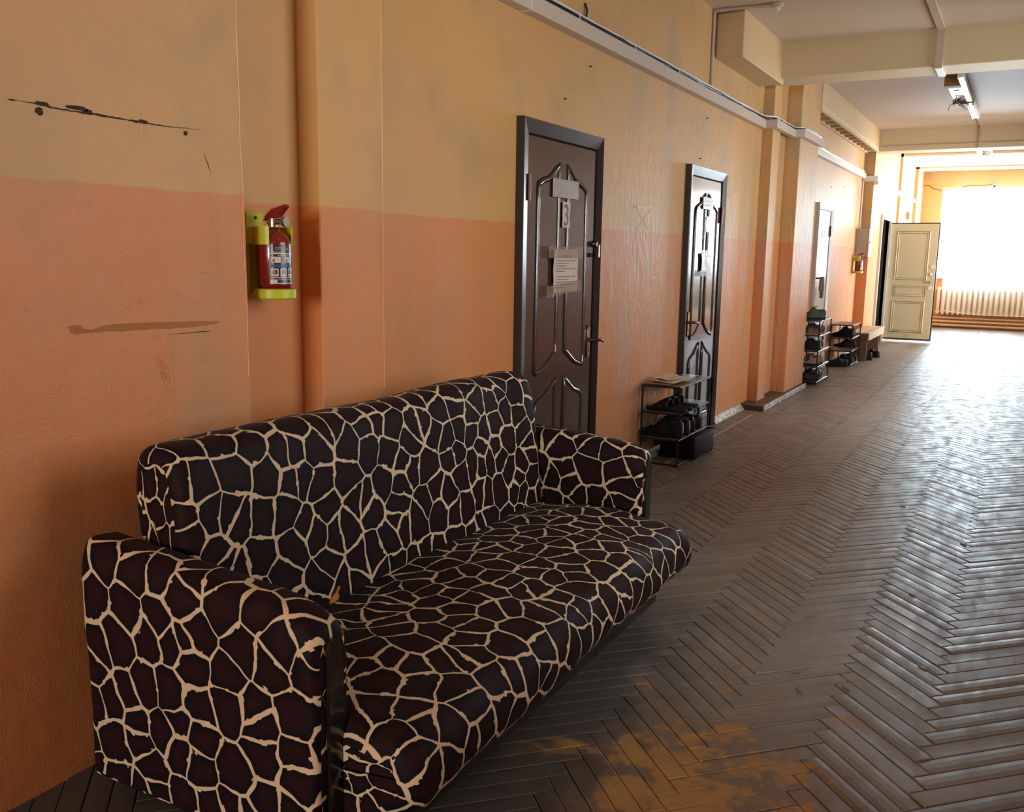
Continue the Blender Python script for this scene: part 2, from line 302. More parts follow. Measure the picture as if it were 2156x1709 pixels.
# ------------------------------------------------------------------ helpers: meshes
ORG = {}
class MB:
    def __init__(s): s.v = []; s.f = []; s.uv = []; s.has_uv = False
    def add(s, vs, fs, uvs=None):
        o = len(s.v); s.v += [tuple(v) for v in vs]
        for i, f in enumerate(fs):
            s.f.append(tuple(o+k for k in f)); s.uv.append(uvs[i] if uvs else None)
        if uvs: s.has_uv = True
        return s
    def box(s, x0, x1, y0, y1, z0, z1):
        v = [(x, y, z) for z in (z0, z1) for y in (y0, y1) for x in (x0, x1)]
        return s.add(v, [(0, 2, 3, 1), (4, 5, 7, 6), (0, 1, 5, 4), (2, 6, 7, 3), (0, 4, 6, 2), (1, 3, 7, 5)])
    def bbox(s, x0, x1, y0, y1, z0, z1, b=0.006, seg=2):
        bm = bmesh.new(); bmesh.ops.create_cube(bm, size=1)
        for v in bm.verts:
            v.co = ((x0+x1)/2+v.co.x*(x1-x0), (y0+y1)/2+v.co.y*(y1-y0), (z0+z1)/2+v.co.z*(z1-z0))
        bmesh.ops.bevel(bm, geom=bm.edges[:], offset=b, segments=seg, profile=0.5, affect='EDGES')
        return s.bm(bm)
    def bm(s, bm):
        bm.verts.index_update()
        s.add([v.co for v in bm.verts], [[v.index for v in f.verts] for f in bm.faces]); bm.free(); return s
    def tube(s, pts, r, n=8, closed=False):
        pts = [Vector(p) for p in pts]; N = len(pts); vs = []; fs = []; up0 = None
        for i, p in enumerate(pts):
            if closed: t = pts[(i+1) % N]-pts[i-1]
            else: t = pts[min(i+1, N-1)]-pts[max(i-1, 0)]
            t.normalize()
            if up0 is None: up0 = Vector((0, 0, 1)) if abs(t.z) < 0.9 else Vector((1, 0, 0))
            a = t.cross(up0)
            if a.length < 1e-4: a = t.orthogonal()
            a.normalize(); b = a.cross(t); up0 = b
            rr = r[i] if isinstance(r, (list, tuple)) else r
            vs += [p+rr*(math.cos(2*PI*k/n)*a+math.sin(2*PI*k/n)*b) for k in range(n)]
        for i in range(N if closed else N-1):
            j = (i+1) % N
            fs += [(i*n+k, i*n+(k+1) % n, j*n+(k+1) % n, j*n+k) for k in range(n)]
        if not closed: fs += [tuple(range(n))[::-1], tuple((N-1)*n+k for k in range(n))]
        return s.add(vs, fs)
    def lathe(s, prof, c, n=24, a0=0.0, a1=2*PI):
        full = abs(a1-a0-2*PI) < 1e-6; m = n if full else n+1; vs = []; fs = []
        for r, z in prof: vs += [(c[0]+r*math.cos(a0+(a1-a0)*k/n), c[1]+r*math.sin(a0+(a1-a0)*k/n), c[2]+z) for k in range(m)]
        for i in range(len(prof)-1):
            for k in range(n):
                k2 = (k+1) % m
                fs.append((i*m+k, i*m+k2, (i+1)*m+k2, (i+1)*m+k))
        return s.add(vs, fs)
    def prism(s, poly, ax, a, b):
        """poly: 2D points in the two axes other than ax (order y,z / x,z / x,y)"""
        def mk(p, t): return {'x': (t, p[0], p[1]), 'y': (p[0], t, p[1]), 'z': (p[0], p[1], t)}[ax]
        n = len(poly); vs = [mk(p, a) for p in poly]+[mk(p, b) for p in poly]
        fs = [tuple(range(n))[::-1], tuple(range(n, 2*n))]+[(i, (i+1) % n, n+(i+1) % n, n+i) for i in range(n)]
        return s.add(vs, fs)
    def strip(s, pts, w, x):
        """ragged ribbon on a plane x=const following pts (y,z) with half widths w"""
        n = len(pts); vs = []; 
        for i, (y, z) in enumerate(pts):
            ww = w[i] if isinstance(w, (list, tuple)) else w
            a = pts[max(i-1, 0)]; b = pts[min(i+1, n-1)]; d = Vector((b[0]-a[0], b[1]-a[1])); d.normalize()
            vs += [(x, y-d.y*ww, z+d.x*ww), (x, y+d.y*ww, z-d.x*ww)]
        return s.add(vs, [(2*i, 2*i+1, 2*i+3, 2*i+2) for i in range(n-1)])
    def build(s, name, mat, parent=None, loc=None, smooth_deg=None, fix=True):
        me = bpy.data.meshes.new(name)
        org = ORG[parent] if parent is not None else Vector(loc or (0, 0, 0))
        me.from_pydata([Vector(v)-org for v in s.v], [], s.f)
        if s.has_uv:
            ul = me.uv_layers.new(name='UVMap')
            for p, u in zip(me.polygons, s.uv):
                if u:
                    for li, c in zip(p.loop_indices, u): ul.data[li].uv = c
        if fix and not s.has_uv:
            bm = bmesh.new(); bm.from_mesh(me); bmesh.ops.recalc_face_normals(bm, faces=bm.faces[:]); bm.to_mesh(me); bm.free()
        if smooth_deg:
            me.polygons.foreach_set('use_smooth', [True]*len(me.polygons)); me.set_sharp_from_angle(angle=math.radians(smooth_deg))
        if mat: me.materials.append(MT[mat] if isinstance(mat, str) else mat)
        o = bpy.data.objects.new(name, me); COL.objects.link(o); ORG[o] = org
        if parent is not None: o.parent = parent
        else: o.location = org
        return o
def tag(o, label=None, cat=None, group=None, kind=None):
    for k, v in (('label', label), ('category', cat), ('group', group), ('kind', kind)):
        if v: o[k] = v
    return o
def thing(name, label, cat, loc=(0, 0, 0), group=None, kind=None):
    o = bpy.data.objects.new(name, None); COL.objects.link(o); o.location = loc; ORG[o] = Vector(loc)
    o.empty_display_size = 0.05
    return tag(o, label, cat, group, kind)
def copy_tree(o, parent=None):
    c = o.copy(); COL.objects.link(c); c.parent = parent; ORG[c] = ORG[o]
    for ch in o.children: copy_tree(ch, c)
    return c
def place(o, loc, rz=0.0, label=None, group=None, scale=None):
    o.location = loc; o.rotation_euler = (0, 0, rz)
    if scale: o.scale = scale
    return tag(o, label, None, group)
def text_shape(s, size, align='CENTER'):
    cu = bpy.data.curves.new('lettering', 'FONT'); cu.body = s; cu.size = size; cu.align_x = align; cu.resolution_u = 2
    o = bpy.data.objects.new('lettering', cu); COL.objects.link(o)
    dg = bpy.context.evaluated_depsgraph_get(); me = bpy.data.meshes.new_from_object(o.evaluated_get(dg))
    v = [tuple(p.co) for p in me.vertices]; f = [tuple(p.vertices) for p in me.polygons]
    bpy.data.objects.remove(o); bpy.data.curves.remove(cu); bpy.data.meshes.remove(me)
    return v, f
def put_text(mb, s, size, fn, sx=1.0):
    v, f = text_shape(s, size); mb.add([fn(p[0]*sx, p[1]) for p in v], f)

# ================================================================== the setting
CEIL = 3.26; XR = 3.0; YE = 21.3; YB = -6.0
# ---- floor: dark bed and herringbone boards
fl = MB().box(-0.3, XR+0.3, YB-0.3, YE+0.3, -0.12, -0.010).build('floor', 'subfloor')
tag(fl, 'dark worn herringbone parquet floor of the corridor', None, None, 'structure')
PL, PW = 0.4137, 0.06364; X0, Y0 = 1.562, 0.02
def plank_mb(cup, gap=0.0020):
    l, w = PL/2-gap/2, PW/2-gap/2; b = 0.0028; mb = MB()
    ys = [-w, -w+b, -w*0.35, w*0.35, w-b, w]; zs = [-b, 0-cup*0.6, cup, cup, 0-cup*0.6, -b]
    vs = []
    for x, dz in ((-l, -b), (-l+b*1.2, 0), (l-b*1.2, 0), (l, -b)):
        vs += [(x, y, z+dz) for y, z in zip(ys, zs)]
    n = 6; fs = [(i*n+k, (i+1)*n+k, (i+1)*n+k+1, i*n+k+1) for i in range(3) for k in range(n-1)]
    o = len(vs); vs += [(-l, -w, -0.012), (l, -w, -0.012), (l, w, -0.012), (-l, w, -0.012)]
    fs += [(o, o+1, 3*n, 2*n, n, 0), (o+2, o+3, 5, n+5, 2*n+5, 3*n+5), (o+3, o, 0, 1, 2, 3, 4, 5), (o+1, o+2, 3*n+5, 3*n+4, 3*n+3, 3*n+2, 3*n+1, 3*n)]
    mb.add(vs, fs); return mb
plank_meshes = []
for i, c in enumerate((0.0001, 0.0006, -0.0003, 0.0010)):
    o = plank_mb(c).build('plank', 'floor', fl); plank_meshes.append(o.data); bpy.data.objects.remove(o)
sofa_boxes = [((0.3, 1.45, 0.12), (1.22, 3.34, 0.41)), ((0.3, 1.5, 0.2), (0.5, 3.36, 0.93)), ((0.2, 1.39, 0.07), (0.98, 1.5, 0.66)), ((0.2, 3.36, 0.07), (0.96, 3.48, 0.64))]
def hits(p):
    d = Vector(p)-Vector(CAM_P)
    for lo, hi in sofa_boxes:
        t0, t1 = 0.0, 1.0
        for a in range(3):
            if abs(d[a]) < 1e-9: continue
            q = ((lo[a]-CAM_P[a])/d[a], (hi[a]-CAM_P[a])/d[a]); t0 = max(t0, min(q)); t1 = min(t1, max(q))
        if t0 < t1: return True
    return False
planks = []
s2 = math.sqrt(2)
for j in range(-8, 9):
    for k in range(-90, 260):
        for kind in (0, 1):
            if kind == 0: u, v, ang = k*PW+j*PL+PL/2, k*PW-j*PL+PW/2, PI/4
            else: u, v, ang = k*PW+PL+PW/2+j*PL, k*PW+PW-PL/2-j*PL, 3*PI/4
            x, y = X0+(u-v)/s2, Y0+(u+v)/s2
            if -0.12 < x < XR+0.12 and YB-0.1 < y < YE+0.1: planks.append((x, y, ang))
def seen(p):
    d = Vector((p[0], p[1], 0))-Vector(CAM_P); z = d.dot(CF)
    if z < 0.1: return None
    px, py = 1078+F_PX*d.dot(CR)/z, 854.5-F_PX*d.dot(CU)/z
    if -60 < px < 2216 and -20 < py < 1769 and not hits((p[0], p[1], 0)) and p[0] > 0.12: return z
    return None
rank = sorted(((seen(p), i) for i, p in enumerate(planks) if seen(p) is not None))
single = set(i for _, i in rank[:300])
rest = MB()
def jitter(p):
    big = mnoise.noise(Vector((p[0]*1.3, p[1]*1.3, 3.1)))
    amp = 1.0 + 1.6*max(0, 1-abs(p[0]-1.95)/0.35)*max(0, 1-abs(p[1]-2.7)/0.6)
    return Matrix.Translation((p[0], p[1], -0.002+0.0012*big+RND.uniform(-0.0009, 0.0009))) @ Matrix.Rotation(p[2]+RND.uniform(-0.004, 0.004), 4, 'Z') \
        @ Matrix.Rotation(RND.gauss(0, 0.007)*amp, 4, 'X') @ Matrix.Rotation(RND.gauss(0, 0.0016)*amp, 4, 'Y')
for i, p in enumerate(planks):
    mt = jitter(p); me = plank_meshes[RND.choice((0, 0, 1, 1, 2, 3))]
    if i in single:
        o = bpy.data.objects.new('plank', me); COL.objects.link(o); o.parent = fl; o.matrix_local = mt
    else:
        rest.add([mt @ v.co for v in me.vertices], [tuple(q.vertices) for q in me.polygons])
tag(rest.build('plank_field', 'floor', fl, fix=False), kind='stuff')
MB().bbox(0.168, 0.196, 5.2, 8.35, -0.006, 0.004, 0.002, 1).build('floor_batten', 'batten', fl)

for kx, ky in ((1.30, 3.55), (1.62, 3.62), (1.49, 3.02), (1.85, 3.05), (2.06, 3.35), (1.72, 2.95), (1.95, 4.1), (1.40, 4.6), (1.15, 3.9), (2.1, 5.0), (1.75, 5.6), (1.68, 3.08)):
    a = RND.choice((PI/4, 3*PI/4)); q = [(kx+0.020*math.cos(t)*math.cos(a)-0.007*math.sin(t)*math.sin(a), ky+0.020*math.cos(t)*math.sin(a)+0.007*math.sin(t)*math.cos(a)) for t in [2*PI*i/12 for i in range(12)]]
    MB().prism(q, 'z', -0.004, 0.0012).build('wood_knot', 'batten', fl)

# ---- left wall with its pilasters
wl = MB()
for (x1, y0, y1) in ((0.105, YB-0.3, 2.11), (0.010, 2.11, 2.46), (0.0, 2.815, 8.70), (0.04, 8.98, 9.45), (0.0, 10.33, 14.72)):
    wl.box(-0.3, x1, y0, y1, -0.1, CEIL+0.05)
wl.box(-0.3, 0.15, 14.72, 15.80, -0.1, CEIL+0.05); wl.box(-0.3, 0.15, 15.80, 16.80, 2.04, CEIL+0.05); wl.box(-0.3, 0.15, 16.80, 17.65, -0.1, CEIL+0.05)
wl.box(-0.3, 0.19, 17.65, 19.76, -0.1, CEIL+0.05); wl.box(-0.3, 0.25, 19.76, 20.35, -0.1, CEIL+0.05); wl.box(-0.3, 0.20, 20.35, YE+0.3, -0.1, CEIL+0.05)
wall_left = tag(wl.build('wall_left', 'wall'), 'tan over orange painted corridor wall with pilasters', None, None, 'structure')
for (x1, y0, y1) in ((0.105, 2.46, 2.815), (0.10, 8.70, 8.98), (0.187, 9.45, 10.33)):
    MB().bbox(-0.3, x1, y0, y1, -0.1, CEIL+0.05, 0.004, 1).build('pilaster', 'wall', wall_left)
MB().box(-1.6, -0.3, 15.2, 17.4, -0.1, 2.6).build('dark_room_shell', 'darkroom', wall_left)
# haunches under the ceiling
MB().bbox(-0.02, 0.215, 7.163, 8.50, 2.925, CEIL+0.02, 0.006, 1).build('haunch', 'haunch', wall_left)
h2 = MB().bbox(-0.02, 0.20, 10.33, 14.70, 3.0, CEIL+0.02, 0.006, 1).build('haunch', 'haunch', wall_left)
MB().box(0.17, 0.20, 10.33, 14.70, 2.955, 3.0).build('haunch_lip', 'haunch', h2)
MB().box(-0.02, 0.03, 10.33, 14.70, 2.955, 3.0).build('haunch_lip', 'haunch', h2)
for i in range(14):
    y = 10.5+i*0.32
    MB().box(0.03, 0.17, y, y+0.05, 2.965, 3.0).build('haunch_rib', 'haunch', h2)
# ---- other walls
win_side = SIDE
wr = MB(); y = YB-0.3
for a, b, z0, _p in win_side:
    wr.box(XR, XR+0.3, y, a, -0.1, CEIL+0.05); wr.box(XR, XR+0.3, a, b, -0.1, z0); wr.box(XR, XR+0.3, a, b, 2.85, CEIL+0.05); y = b
wr.box(XR, XR+0.3, y, YE+0.3, -0.1, CEIL+0.05)
tag(wr.build('wall_right', 'wall'), 'tan over orange painted wall opposite with added tall windows', None, None, 'structure')
WX0, WX1, WZ0, WZ1 = 0.585, 2.42, 1.05, 2.83
def wall_y(name, y0, y1, label):
    m = MB(); m.box(-0.3, WX0, y0, y1, -0.1, CEIL+0.05); m.box(WX1, XR+0.3, y0, y1, -0.1, CEIL+0.05)
    m.box(WX0, WX1, y0, y1, -0.1, WZ0); m.box(WX0, WX1, y0, y1, WZ1, CEIL+0.05)
    return tag(m.build(name, 'wall'), label, None, None, 'structure')
wall_y('wall_end', YE, YE+0.3, 'sunlit end wall of the corridor around the large window')
wall_y('wall_back', YB-0.3, YB, 'wall behind the viewpoint with a window')
# ---- ceiling with beams
ce = tag(MB().box(-0.3, XR+0.3, YB-0.3, YE+0.3, CEIL, CEIL+0.15).build('ceiling', 'ceil'), 'cream plaster ceiling crossed by beams', None, None, 'structure')
for (y0, y1, z) in ((-3.6, -3.2, 2.965), (2.1, 2.45, 2.965), (8.40, 8.80, 2.965), (14.62, 15.02, 2.965)):
    MB().bbox(-0.05, XR+0.05, y0, y1, z, CEIL+0.02, 0.006, 1).build('beam', 'beam', ce)
MB().box(-0.05, XR+0.05, 17.65, 19.76, 3.18, CEIL+0.01).build('dropped_soffit', 'beam', ce)
MB().box(-0.05, XR+0.05, 19.76, 20.35, 3.15, CEIL+0.01).build('dropped_soffit', 'beam', ce)
# ---- windows
def pane_x(x, y0, y1, z0, z1): return MB().add([(x, y0, z0), (x, y1, z0), (x, y1, z1), (x, y0, z1)], [(0, 1, 2, 3)])
def window_y(name, y, s, label):
    w = thing(name, label, None, (1.5, y, WZ0), kind='structure')
    m = MB(); t = 0.06
    m.box(WX0, WX1, y-0.03, y+0.03, WZ0, WZ0+t); m.box(WX0, WX1, y-0.03, y+0.03, WZ1-t, WZ1)
    m.box(WX0, WX0+t, y-0.03, y+0.03, WZ0+t, WZ1-t); m.box(WX1-t, WX1, y-0.03, y+0.03, WZ0+t, WZ1-t)
    m.box(1.19-0.03, 1.19+0.03, y-0.03, y+0.03, WZ0+t, WZ1-t); m.box(1.81-0.03, 1.81+0.03, y-0.03, y+0.03, WZ0+t, WZ1-t)
    m.build('window_frame', 'frame_w', w)
    for a, b in ((WX0+t, 1.16), (1.22, 1.78), (1.84, WX1-t)):
        MB().add([(a, y, WZ0+t), (b, y, WZ0+t), (b, y, WZ1-t), (a, y, WZ1-t)], [(0, 1, 2, 3)]).build('pane', 'pane', w)
    MB().bbox(WX0-0.03, WX1+0.03, min(y, y-s*0.30), max(y, y-s*0.30), WZ0-0.035, WZ0+0.002, 0.005, 1).build('window_sill', 'frame_w', w)
window_y('window_1', YE+0.24, 1, 'large overexposed window at the far end of the corridor')
window_y('window_7', YB-0.24, -1, 'window behind the viewpoint')
for i, (a, b, z0, _p) in enumerate(win_side):
    w = thing('window_%d' % (i+2), 'unseen tall window added in the wall opposite the doors', None, (XR, a, z0), kind='structure')
    m = MB(); x0, x1 = XR+0.20, XR+0.26; nb = max(2, round((b-a)/1.15))
    m.box(x0, x1, a, b, z0, z0+0.06); m.box(x0, x1, a, b, 2.79, 2.85)
    for k in range(nb+1):
        c = a+0.03+(b-a-0.06)*k/nb; m.box(x0, x1, c-0.03, c+0.03, z0+0.06, 2.79)
        if k < nb: pane_x(XR+0.229, c+0.03, c+(b-a-0.06)/nb-0.03, z0+0.06, 2.79).build('pane', 'pane', w)
    m.build('window_frame', 'frame_w', w)
# ---- baseboards and plinth
bb = thing('baseboard_left', 'chipped white baseboard along the left wall', None, (0, 2.8, 0), kind='structure')
for y0, y1 in ((2.82, 4.02), (5.01, 6.59), (7.52, 8.42), (10.34, 11.39), (12.30, 14.70)):
    MB().prism([(-0.01, 0.0), (0.055, 0.0), (0.050, 0.012), (0.014, 0.050), (-0.01, 0.052)], 'y', y0, y1).build('board', 'worn', bb)
pl = MB().bbox(-0.02, 0.232, 8.42, 10.26, 0.0, 0.046, 0.003, 1).build('plinth', 'plinthtop', wall_left)
MB().bbox(0.226, 0.245, 8.42, 10.26, 0.0, 0.050, 0.003, 1).build('plinth_board', 'worn', pl)

# ---- damage on the wall
xa = 0.1062
crack = [(1.366, 1.766), (1.395, 1.7665), (1.424, 1.766), (1.463, 1.764), (1.518, 1.762), (1.585, 1.763), (1.64, 1.762), (1.699, 1.7615), (1.737, 1.761), (1.763, 1.760), (1.84, 1.7605), (1.894, 1.764), (1.964, 1.766)]
cw = [0.0010, 0.0004, 0.0012, 0.0022, 0.0016, 0.0030, 0.0022, 0.0018, 0.0034, 0.0022, 0.0012, 0.0007, 0.0003]
cr = []; crw = []
for i in range(len(crack)-1):
    for t in range(6):
        f = t/6; cr.append((crack[i][0]*(1-f)+crack[i+1][0]*f, crack[i][1]*(1-f)+crack[i+1][1]*f+RND.uniform(-.0010, .0010)))
        crw.append(max(0.0003, (cw[i]*(1-f)+cw[i+1]*f)*RND.uniform(0.6, 1.3)))
MB().strip(cr, crw, xa).build('crack', 'crack', wall_left)
def blob(y, z, ry, rz, n=14, rough=0.25, x=xa, top_only=False):
    pts = []
    for k in range(n):
        a = 2*PI*k/n; q = 1+RND.uniform(-rough, rough)
        zz = math.sin(a)*rz*q
        pts.append((y+math.cos(a)*ry*q, z+(max(zz, -rz*0.25) if top_only else zz)))
    return MB().prism(pts, 'x', x-0.0005, x+0.0004)
for y, z, ry, rz, t in ((1.452, 1.767, .019, .006, True), (1.548, 1.769, .030, .010, True), (1.578, 1.763, .014, .009, True), (1.745, 1.763, .018, .005, True), (1.374, 1.766, .009, .002, False), (1.443, 1.750, .0105, .009, False), (1.891, 1.7495, .006, .007, False)):
    blob(y, z, ry, rz, top_only=t).build('plaster_hole', 'crack', wall_left)
MB().strip([(1.955, 1.700), (1.968, 1.672), (1.978, 1.645)], [0.0004, 0.0012, 0.0003], xa).build('crack', 'crack', wall_left)
tp = [(1.483, 1.222), (1.516, 1.223), (1.522, 1.213), (1.55, 1.208), (1.585, 1.2165), (1.62, 1.219), (1.70, 1.218), (1.80, 1.214), (1.90, 1.2105), (1.977, 1.207), (1.989, 1.2015), (1.975, 1.198), (1.93, 1.196), (1.862, 1.1935), (1.84, 1.196), (1.80, 1.194), (1.76, 1.198), (1.72, 1.1965), (1.68, 1.199), (1.64, 1.197), (1.60, 1.2015), (1.56, 1.200), (1.52, 1.200), (1.503, 1.198), (1.487, 1.205)]
MB().prism(tp, 'x', xa-0.0006, xa+0.0001).build('exposed_mesh_tape', 'mesh_tape', wall_left)
def ridge(pts, r=0.0011, mat='ridge', x=None):
    q = []
    for i in range(len(pts)-1):
        for t in range(4):
            f = t/4; q.append((x or xa, pts[i][0]*(1-f)+pts[i+1][0]*f+RND.uniform(-.0010, .0010), pts[i][1]*(1-f)+pts[i+1][1]*f))
    q.append((x or xa, *pts[-1])); MB().tube(q, r, 5).build('lifted_paint_and_glint_edge', mat, wall_left)
ridge([(1.793, 1.178), (1.773, 1.155), (1.786, 1.127), (1.797, 1.108), (1.795, 1.08), (1.800, 1.045), (1.800, 1.017), (1.797, 1.003)])
ridge([(1.745, 1.178), (1.760, 1.168), (1.773, 1.162)], 0.0008)
ridge([(1.593, 1.06), (1.590, 1.045), (1.592, 1.03), (1.597, 1.02)], 0.0009)
ridge([(1.74, 1.758), (1.738, 1.74), (1.742, 1.722)], 0.0012, 'scratch')
ridge([(1.895, 1.68), (1.898, 1.65), (1.904, 1.61)], 0.0009, 'scratch')
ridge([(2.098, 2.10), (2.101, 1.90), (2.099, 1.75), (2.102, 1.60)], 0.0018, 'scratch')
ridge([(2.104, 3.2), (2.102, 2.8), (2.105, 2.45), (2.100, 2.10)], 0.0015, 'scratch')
ridge([(2.812, 3.2), (2.813, 2.8), (2.811, 2.4), (2.813, 2.0), (2.812, 1.58)], 0.0016, 'scratch')  # pale tube paints the highlight along the chipped pilaster corner
ridge([(2.813, 1.57), (2.811, 1.3), (2.813, 0.9)], 0.0015)  # same painted corner highlight, lower orange part
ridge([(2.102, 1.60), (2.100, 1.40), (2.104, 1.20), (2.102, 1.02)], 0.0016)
MB().strip([(1.79, 1.178), (1.86, 1.178), (1.93, 1.178), (1.955, 1.177)], [0.0003, 0.0009, 0.0013, 0.0003], xa).build('crack', 'crack', wall_left)
for _ in range(26):
    a = RND.random(); y = 1.745+a*0.05+RND.uniform(-.012, .012); z = 1.135-a*0.12
    ridge([(y, z), (y+RND.uniform(-.006, .006), z-0.008)], 0.0012, 'wall')
for _ in range(60):
    y, z = RND.uniform(1.25, 2.05), RND.uniform(0.85, 1.55)
    ridge([(y, z), (y+RND.uniform(-.006, .006), z-RND.uniform(.003, .008))], 0.0009, 'wall')
# pale hourglass scratch and streaks beside the second door
sx = 0.0016
for pts in ([(5.607, 1.728), (5.70, 1.730), (5.80, 1.736), (5.968, 1.744)], [(5.62, 1.735), (5.70, 1.69), (5.783, 1.654), (5.84, 1.62), (5.896, 1.582)], [(5.955, 1.74), (5.88, 1.70), (5.80, 1.66), (5.72, 1.62), (5.663, 1.58)], [(5.80, 1.578), (5.85, 1.576), (5.90, 1.578)], [(5.56, 1.62), (5.565, 1.60)]):
    q = []; w = []
    for i in range(len(pts)-1):
        for t in range(5):
            f = t/5; q.append((pts[i][0]*(1-f)+pts[i+1][0]*f+RND.uniform(-.008, .008), pts[i][1]*(1-f)+pts[i+1][1]*f+RND.uniform(-.004, .004))); w.append(RND.uniform(0.001, 0.011))
    MB().strip(q, w, sx).build('scratch_mark', 'chalk', wall_left)
for y, z in ((4.86, 2.46), (4.55, 2.24), (7.02, 2.46), (6.9, 2.15), (12.2, 2.3), (13.1, 2.36)):
    m = MB().tube([(-0.005, y, z), (0.014, y, z+0.002)], 0.004, 6); m.lathe([(0.0, 0.0), (0.006, 0.001), (0, 0.004)], (0.014, y, z-0.001), 8); m.build('nail', 'nail', wall_left)

# ================================================================== sofa
def sweep(mb, prof, y0, y1, r, nseg, wob=0.0, seed=0.0, axis='y', uvo=(0, 0), zfun=None):
    """closed profile (a,z) swept along an axis with rounded ends; metric UVs (along, around)"""
    n = len(prof); cx = sum(p[0] for p in prof)/n; cz = sum(p[1] for p in prof)/n
    arc = [0.0]
    for i in range(n): arc.append(arc[-1]+math.dist(prof[i], prof[(i+1) % n]))
    st = []; ne = 5
    for i in range(ne+1):
        a = PI/2*i/ne; st.append((y0+r*(1-math.sin(a)), 1-(1-math.cos(PI/2-a))*0 if False else None, a))
    rings = []
    ts = [(y0+r*(1-math.cos(PI/2*i/ne)), r*(1-math.sin(PI/2*i/ne))) for i in range(ne+1)]
    mid = [(y0+r+(y1-y0-2*r)*i/nseg, 0.0) for i in range(1, nseg)]
    te = [(y1-r*(1-math.cos(PI/2*i/ne)), r*(1-math.sin(PI/2*i/ne))) for i in range(ne+1)][::-1]
    ts = ts+mid+te
    nrm = []
    for i in range(n):
        a, b = prof[i-1], prof[(i+1) % n]; d = Vector((b[0]-a[0], b[1]-a[1])); d.normalize(); nrm.append(Vector((d.y, -d.x)))
    area2 = sum(prof[i][0]*prof[(i+1) % n][1]-prof[(i+1) % n][0]*prof[i][1] for i in range(n))
    sg = -1 if area2 > 0 else 1   # inward normal sign
    vs = []
    for y, ins in ts:
        for i, p in enumerate(prof):
            q = Vector(p)+sg*nrm[i]*ins
            if wob:
                w = wob*mnoise.noise(Vector((y*3.1+seed, p[0]*4.0, p[1]*4.0)))+wob*0.45*mnoise.noise(Vector((y*9+seed, p[0]*10, p[1]*10)))
                q -= sg*nrm[i]*w
            z = q.y+(zfun(y, q.x) if zfun else 0)
            vs.append((q.x, y, z) if axis == 'y' else (y, q.x, z))
    fs = []; uv = []
    for k in range(len(ts)-1):
        for i in range(n):
            j = (i+1) % n
            fs.append((k*n+i, k*n+j, (k+1)*n+j, (k+1)*n+i))
            ya, yb = ts[k][0], ts[k+1][0]
            if k < ne: ya -= (r*0.6)*(ne-k)/ne; yb -= (r*0.6)*(ne-k-1)/ne
            uv.append([(ya+uvo[0], arc[i]+uvo[1]), (ya+uvo[0], arc[i+1]+uvo[1]), (yb+uvo[0], arc[i+1]+uvo[1]), (yb+uvo[0], arc[i]+uvo[1])])
    m = len(vs)
    for k, rev in ((0, True), (len(ts)-1, False)):
        idx = [k*n+i for i in range(n)]; pts = [prof[i] for i in range(n)]
        c = len(vs); cc = [sum(vs[i][a] for i in idx)/n for a in range(3)]; vs.append(tuple(cc))
        for i in range(n):
            j = (i+1) % n; t = (c, idx[j], idx[i]) if rev else (c, idx[i], idx[j])
            fs.append(t)
            def pu(w): return (w[0]+uvo[0]+1.3+k*0.1, w[1]+uvo[1]+0.7)
            P = {c: (cx, cz), idx[i]: prof[i], idx[j]: prof[j]}
            uv.append([pu(P[a]) for a in t])
    # orient outward
    if (area2 > 0) == (axis == 'y'):
        fs = [tuple(reversed(f)) for f in fs]; uv = [list(reversed(u)) for u in uv]
    mb.add(vs, fs, uv); return mb
def densify(prof, step=0.025):
    out = []; n = len(prof)
    for i in range(n):
        a, b = prof[i], prof[(i+1) % n]; k = max(1, int(math.dist(a, b)/step))
        out += [(a[0]+(b[0]-a[0])*t/k, a[1]+(b[1]-a[1])*t/k) for t in range(k)]
    return out
def rounded(poly, rad, seg=5):
    out = []; n = len(poly)
    for i in range(n):
        p, a, b = Vector(poly[i]), Vector(poly[i-1]), Vector(poly[(i+1) % n])
        r = rad[i] if isinstance(rad, (list, tuple)) else rad
        da, db = (a-p), (b-p); r = min(r, da.length*0.49, db.length*0.49)
        s, e = p+da.normalized()*r, p+db.normalized()*r
        for t in range(seg+1):
            f = t/seg; q = s*(1-f)**2+p*2*f*(1-f)+e*f*f; out.append((q.x, q.y))
    return out
sofa = thing('sofa', 'low sofa in dark giraffe-print velour with cream lines against the orange wall', 'sofa', (0.65, 2.43, 0))
seat_prof = densify(rounded([(0.46, 0.13), (1.07, 0.11), (1.225, 0.255), (1.185, 0.385), (0.86, 0.425), (0.46, 0.385)], [0.03, 0.09, 0.09, 0.085, 0.12, 0.05], 6), 0.03)
def seat_z(y, x):
    e = min(abs(y-1.47), abs(3.35-y)); return -0.012*max(0, 1-e/0.25)-0.010*math.exp(-((y-2.0)**2)/0.1)*(x > 0.7)
seat = sweep(MB(), seat_prof, 1.462, 3.352, 0.055, 64, 0.012, 1.7, uvo=(0.0, 0.0), zfun=seat_z).build('seat', 'giraffe', sofa, smooth_deg=70)
back_prof = densify(rounded([(0.375, 0.20), (0.545, 0.20), (0.535, 0.42), (0.490, 0.80), (0.452, 0.945), (0.300, 0.935), (0.285, 0.80)], [0.02, 0.02, 0.05, 0.12, 0.075, 0.06, 0.1], 6), 0.03)
def back_z(y, x): return -0.010*math.exp(-((y-2.35)**2)/0.35)-0.022*max(0, 1-abs(y-3.37)/0.14)**2
back = sweep(MB(), back_prof, 1.495, 3.372, 0.045, 60, 0.008, 5.2, uvo=(3.1, 2.0), zfun=back_z).build('backrest', 'giraffe', sofa, smooth_deg=70)
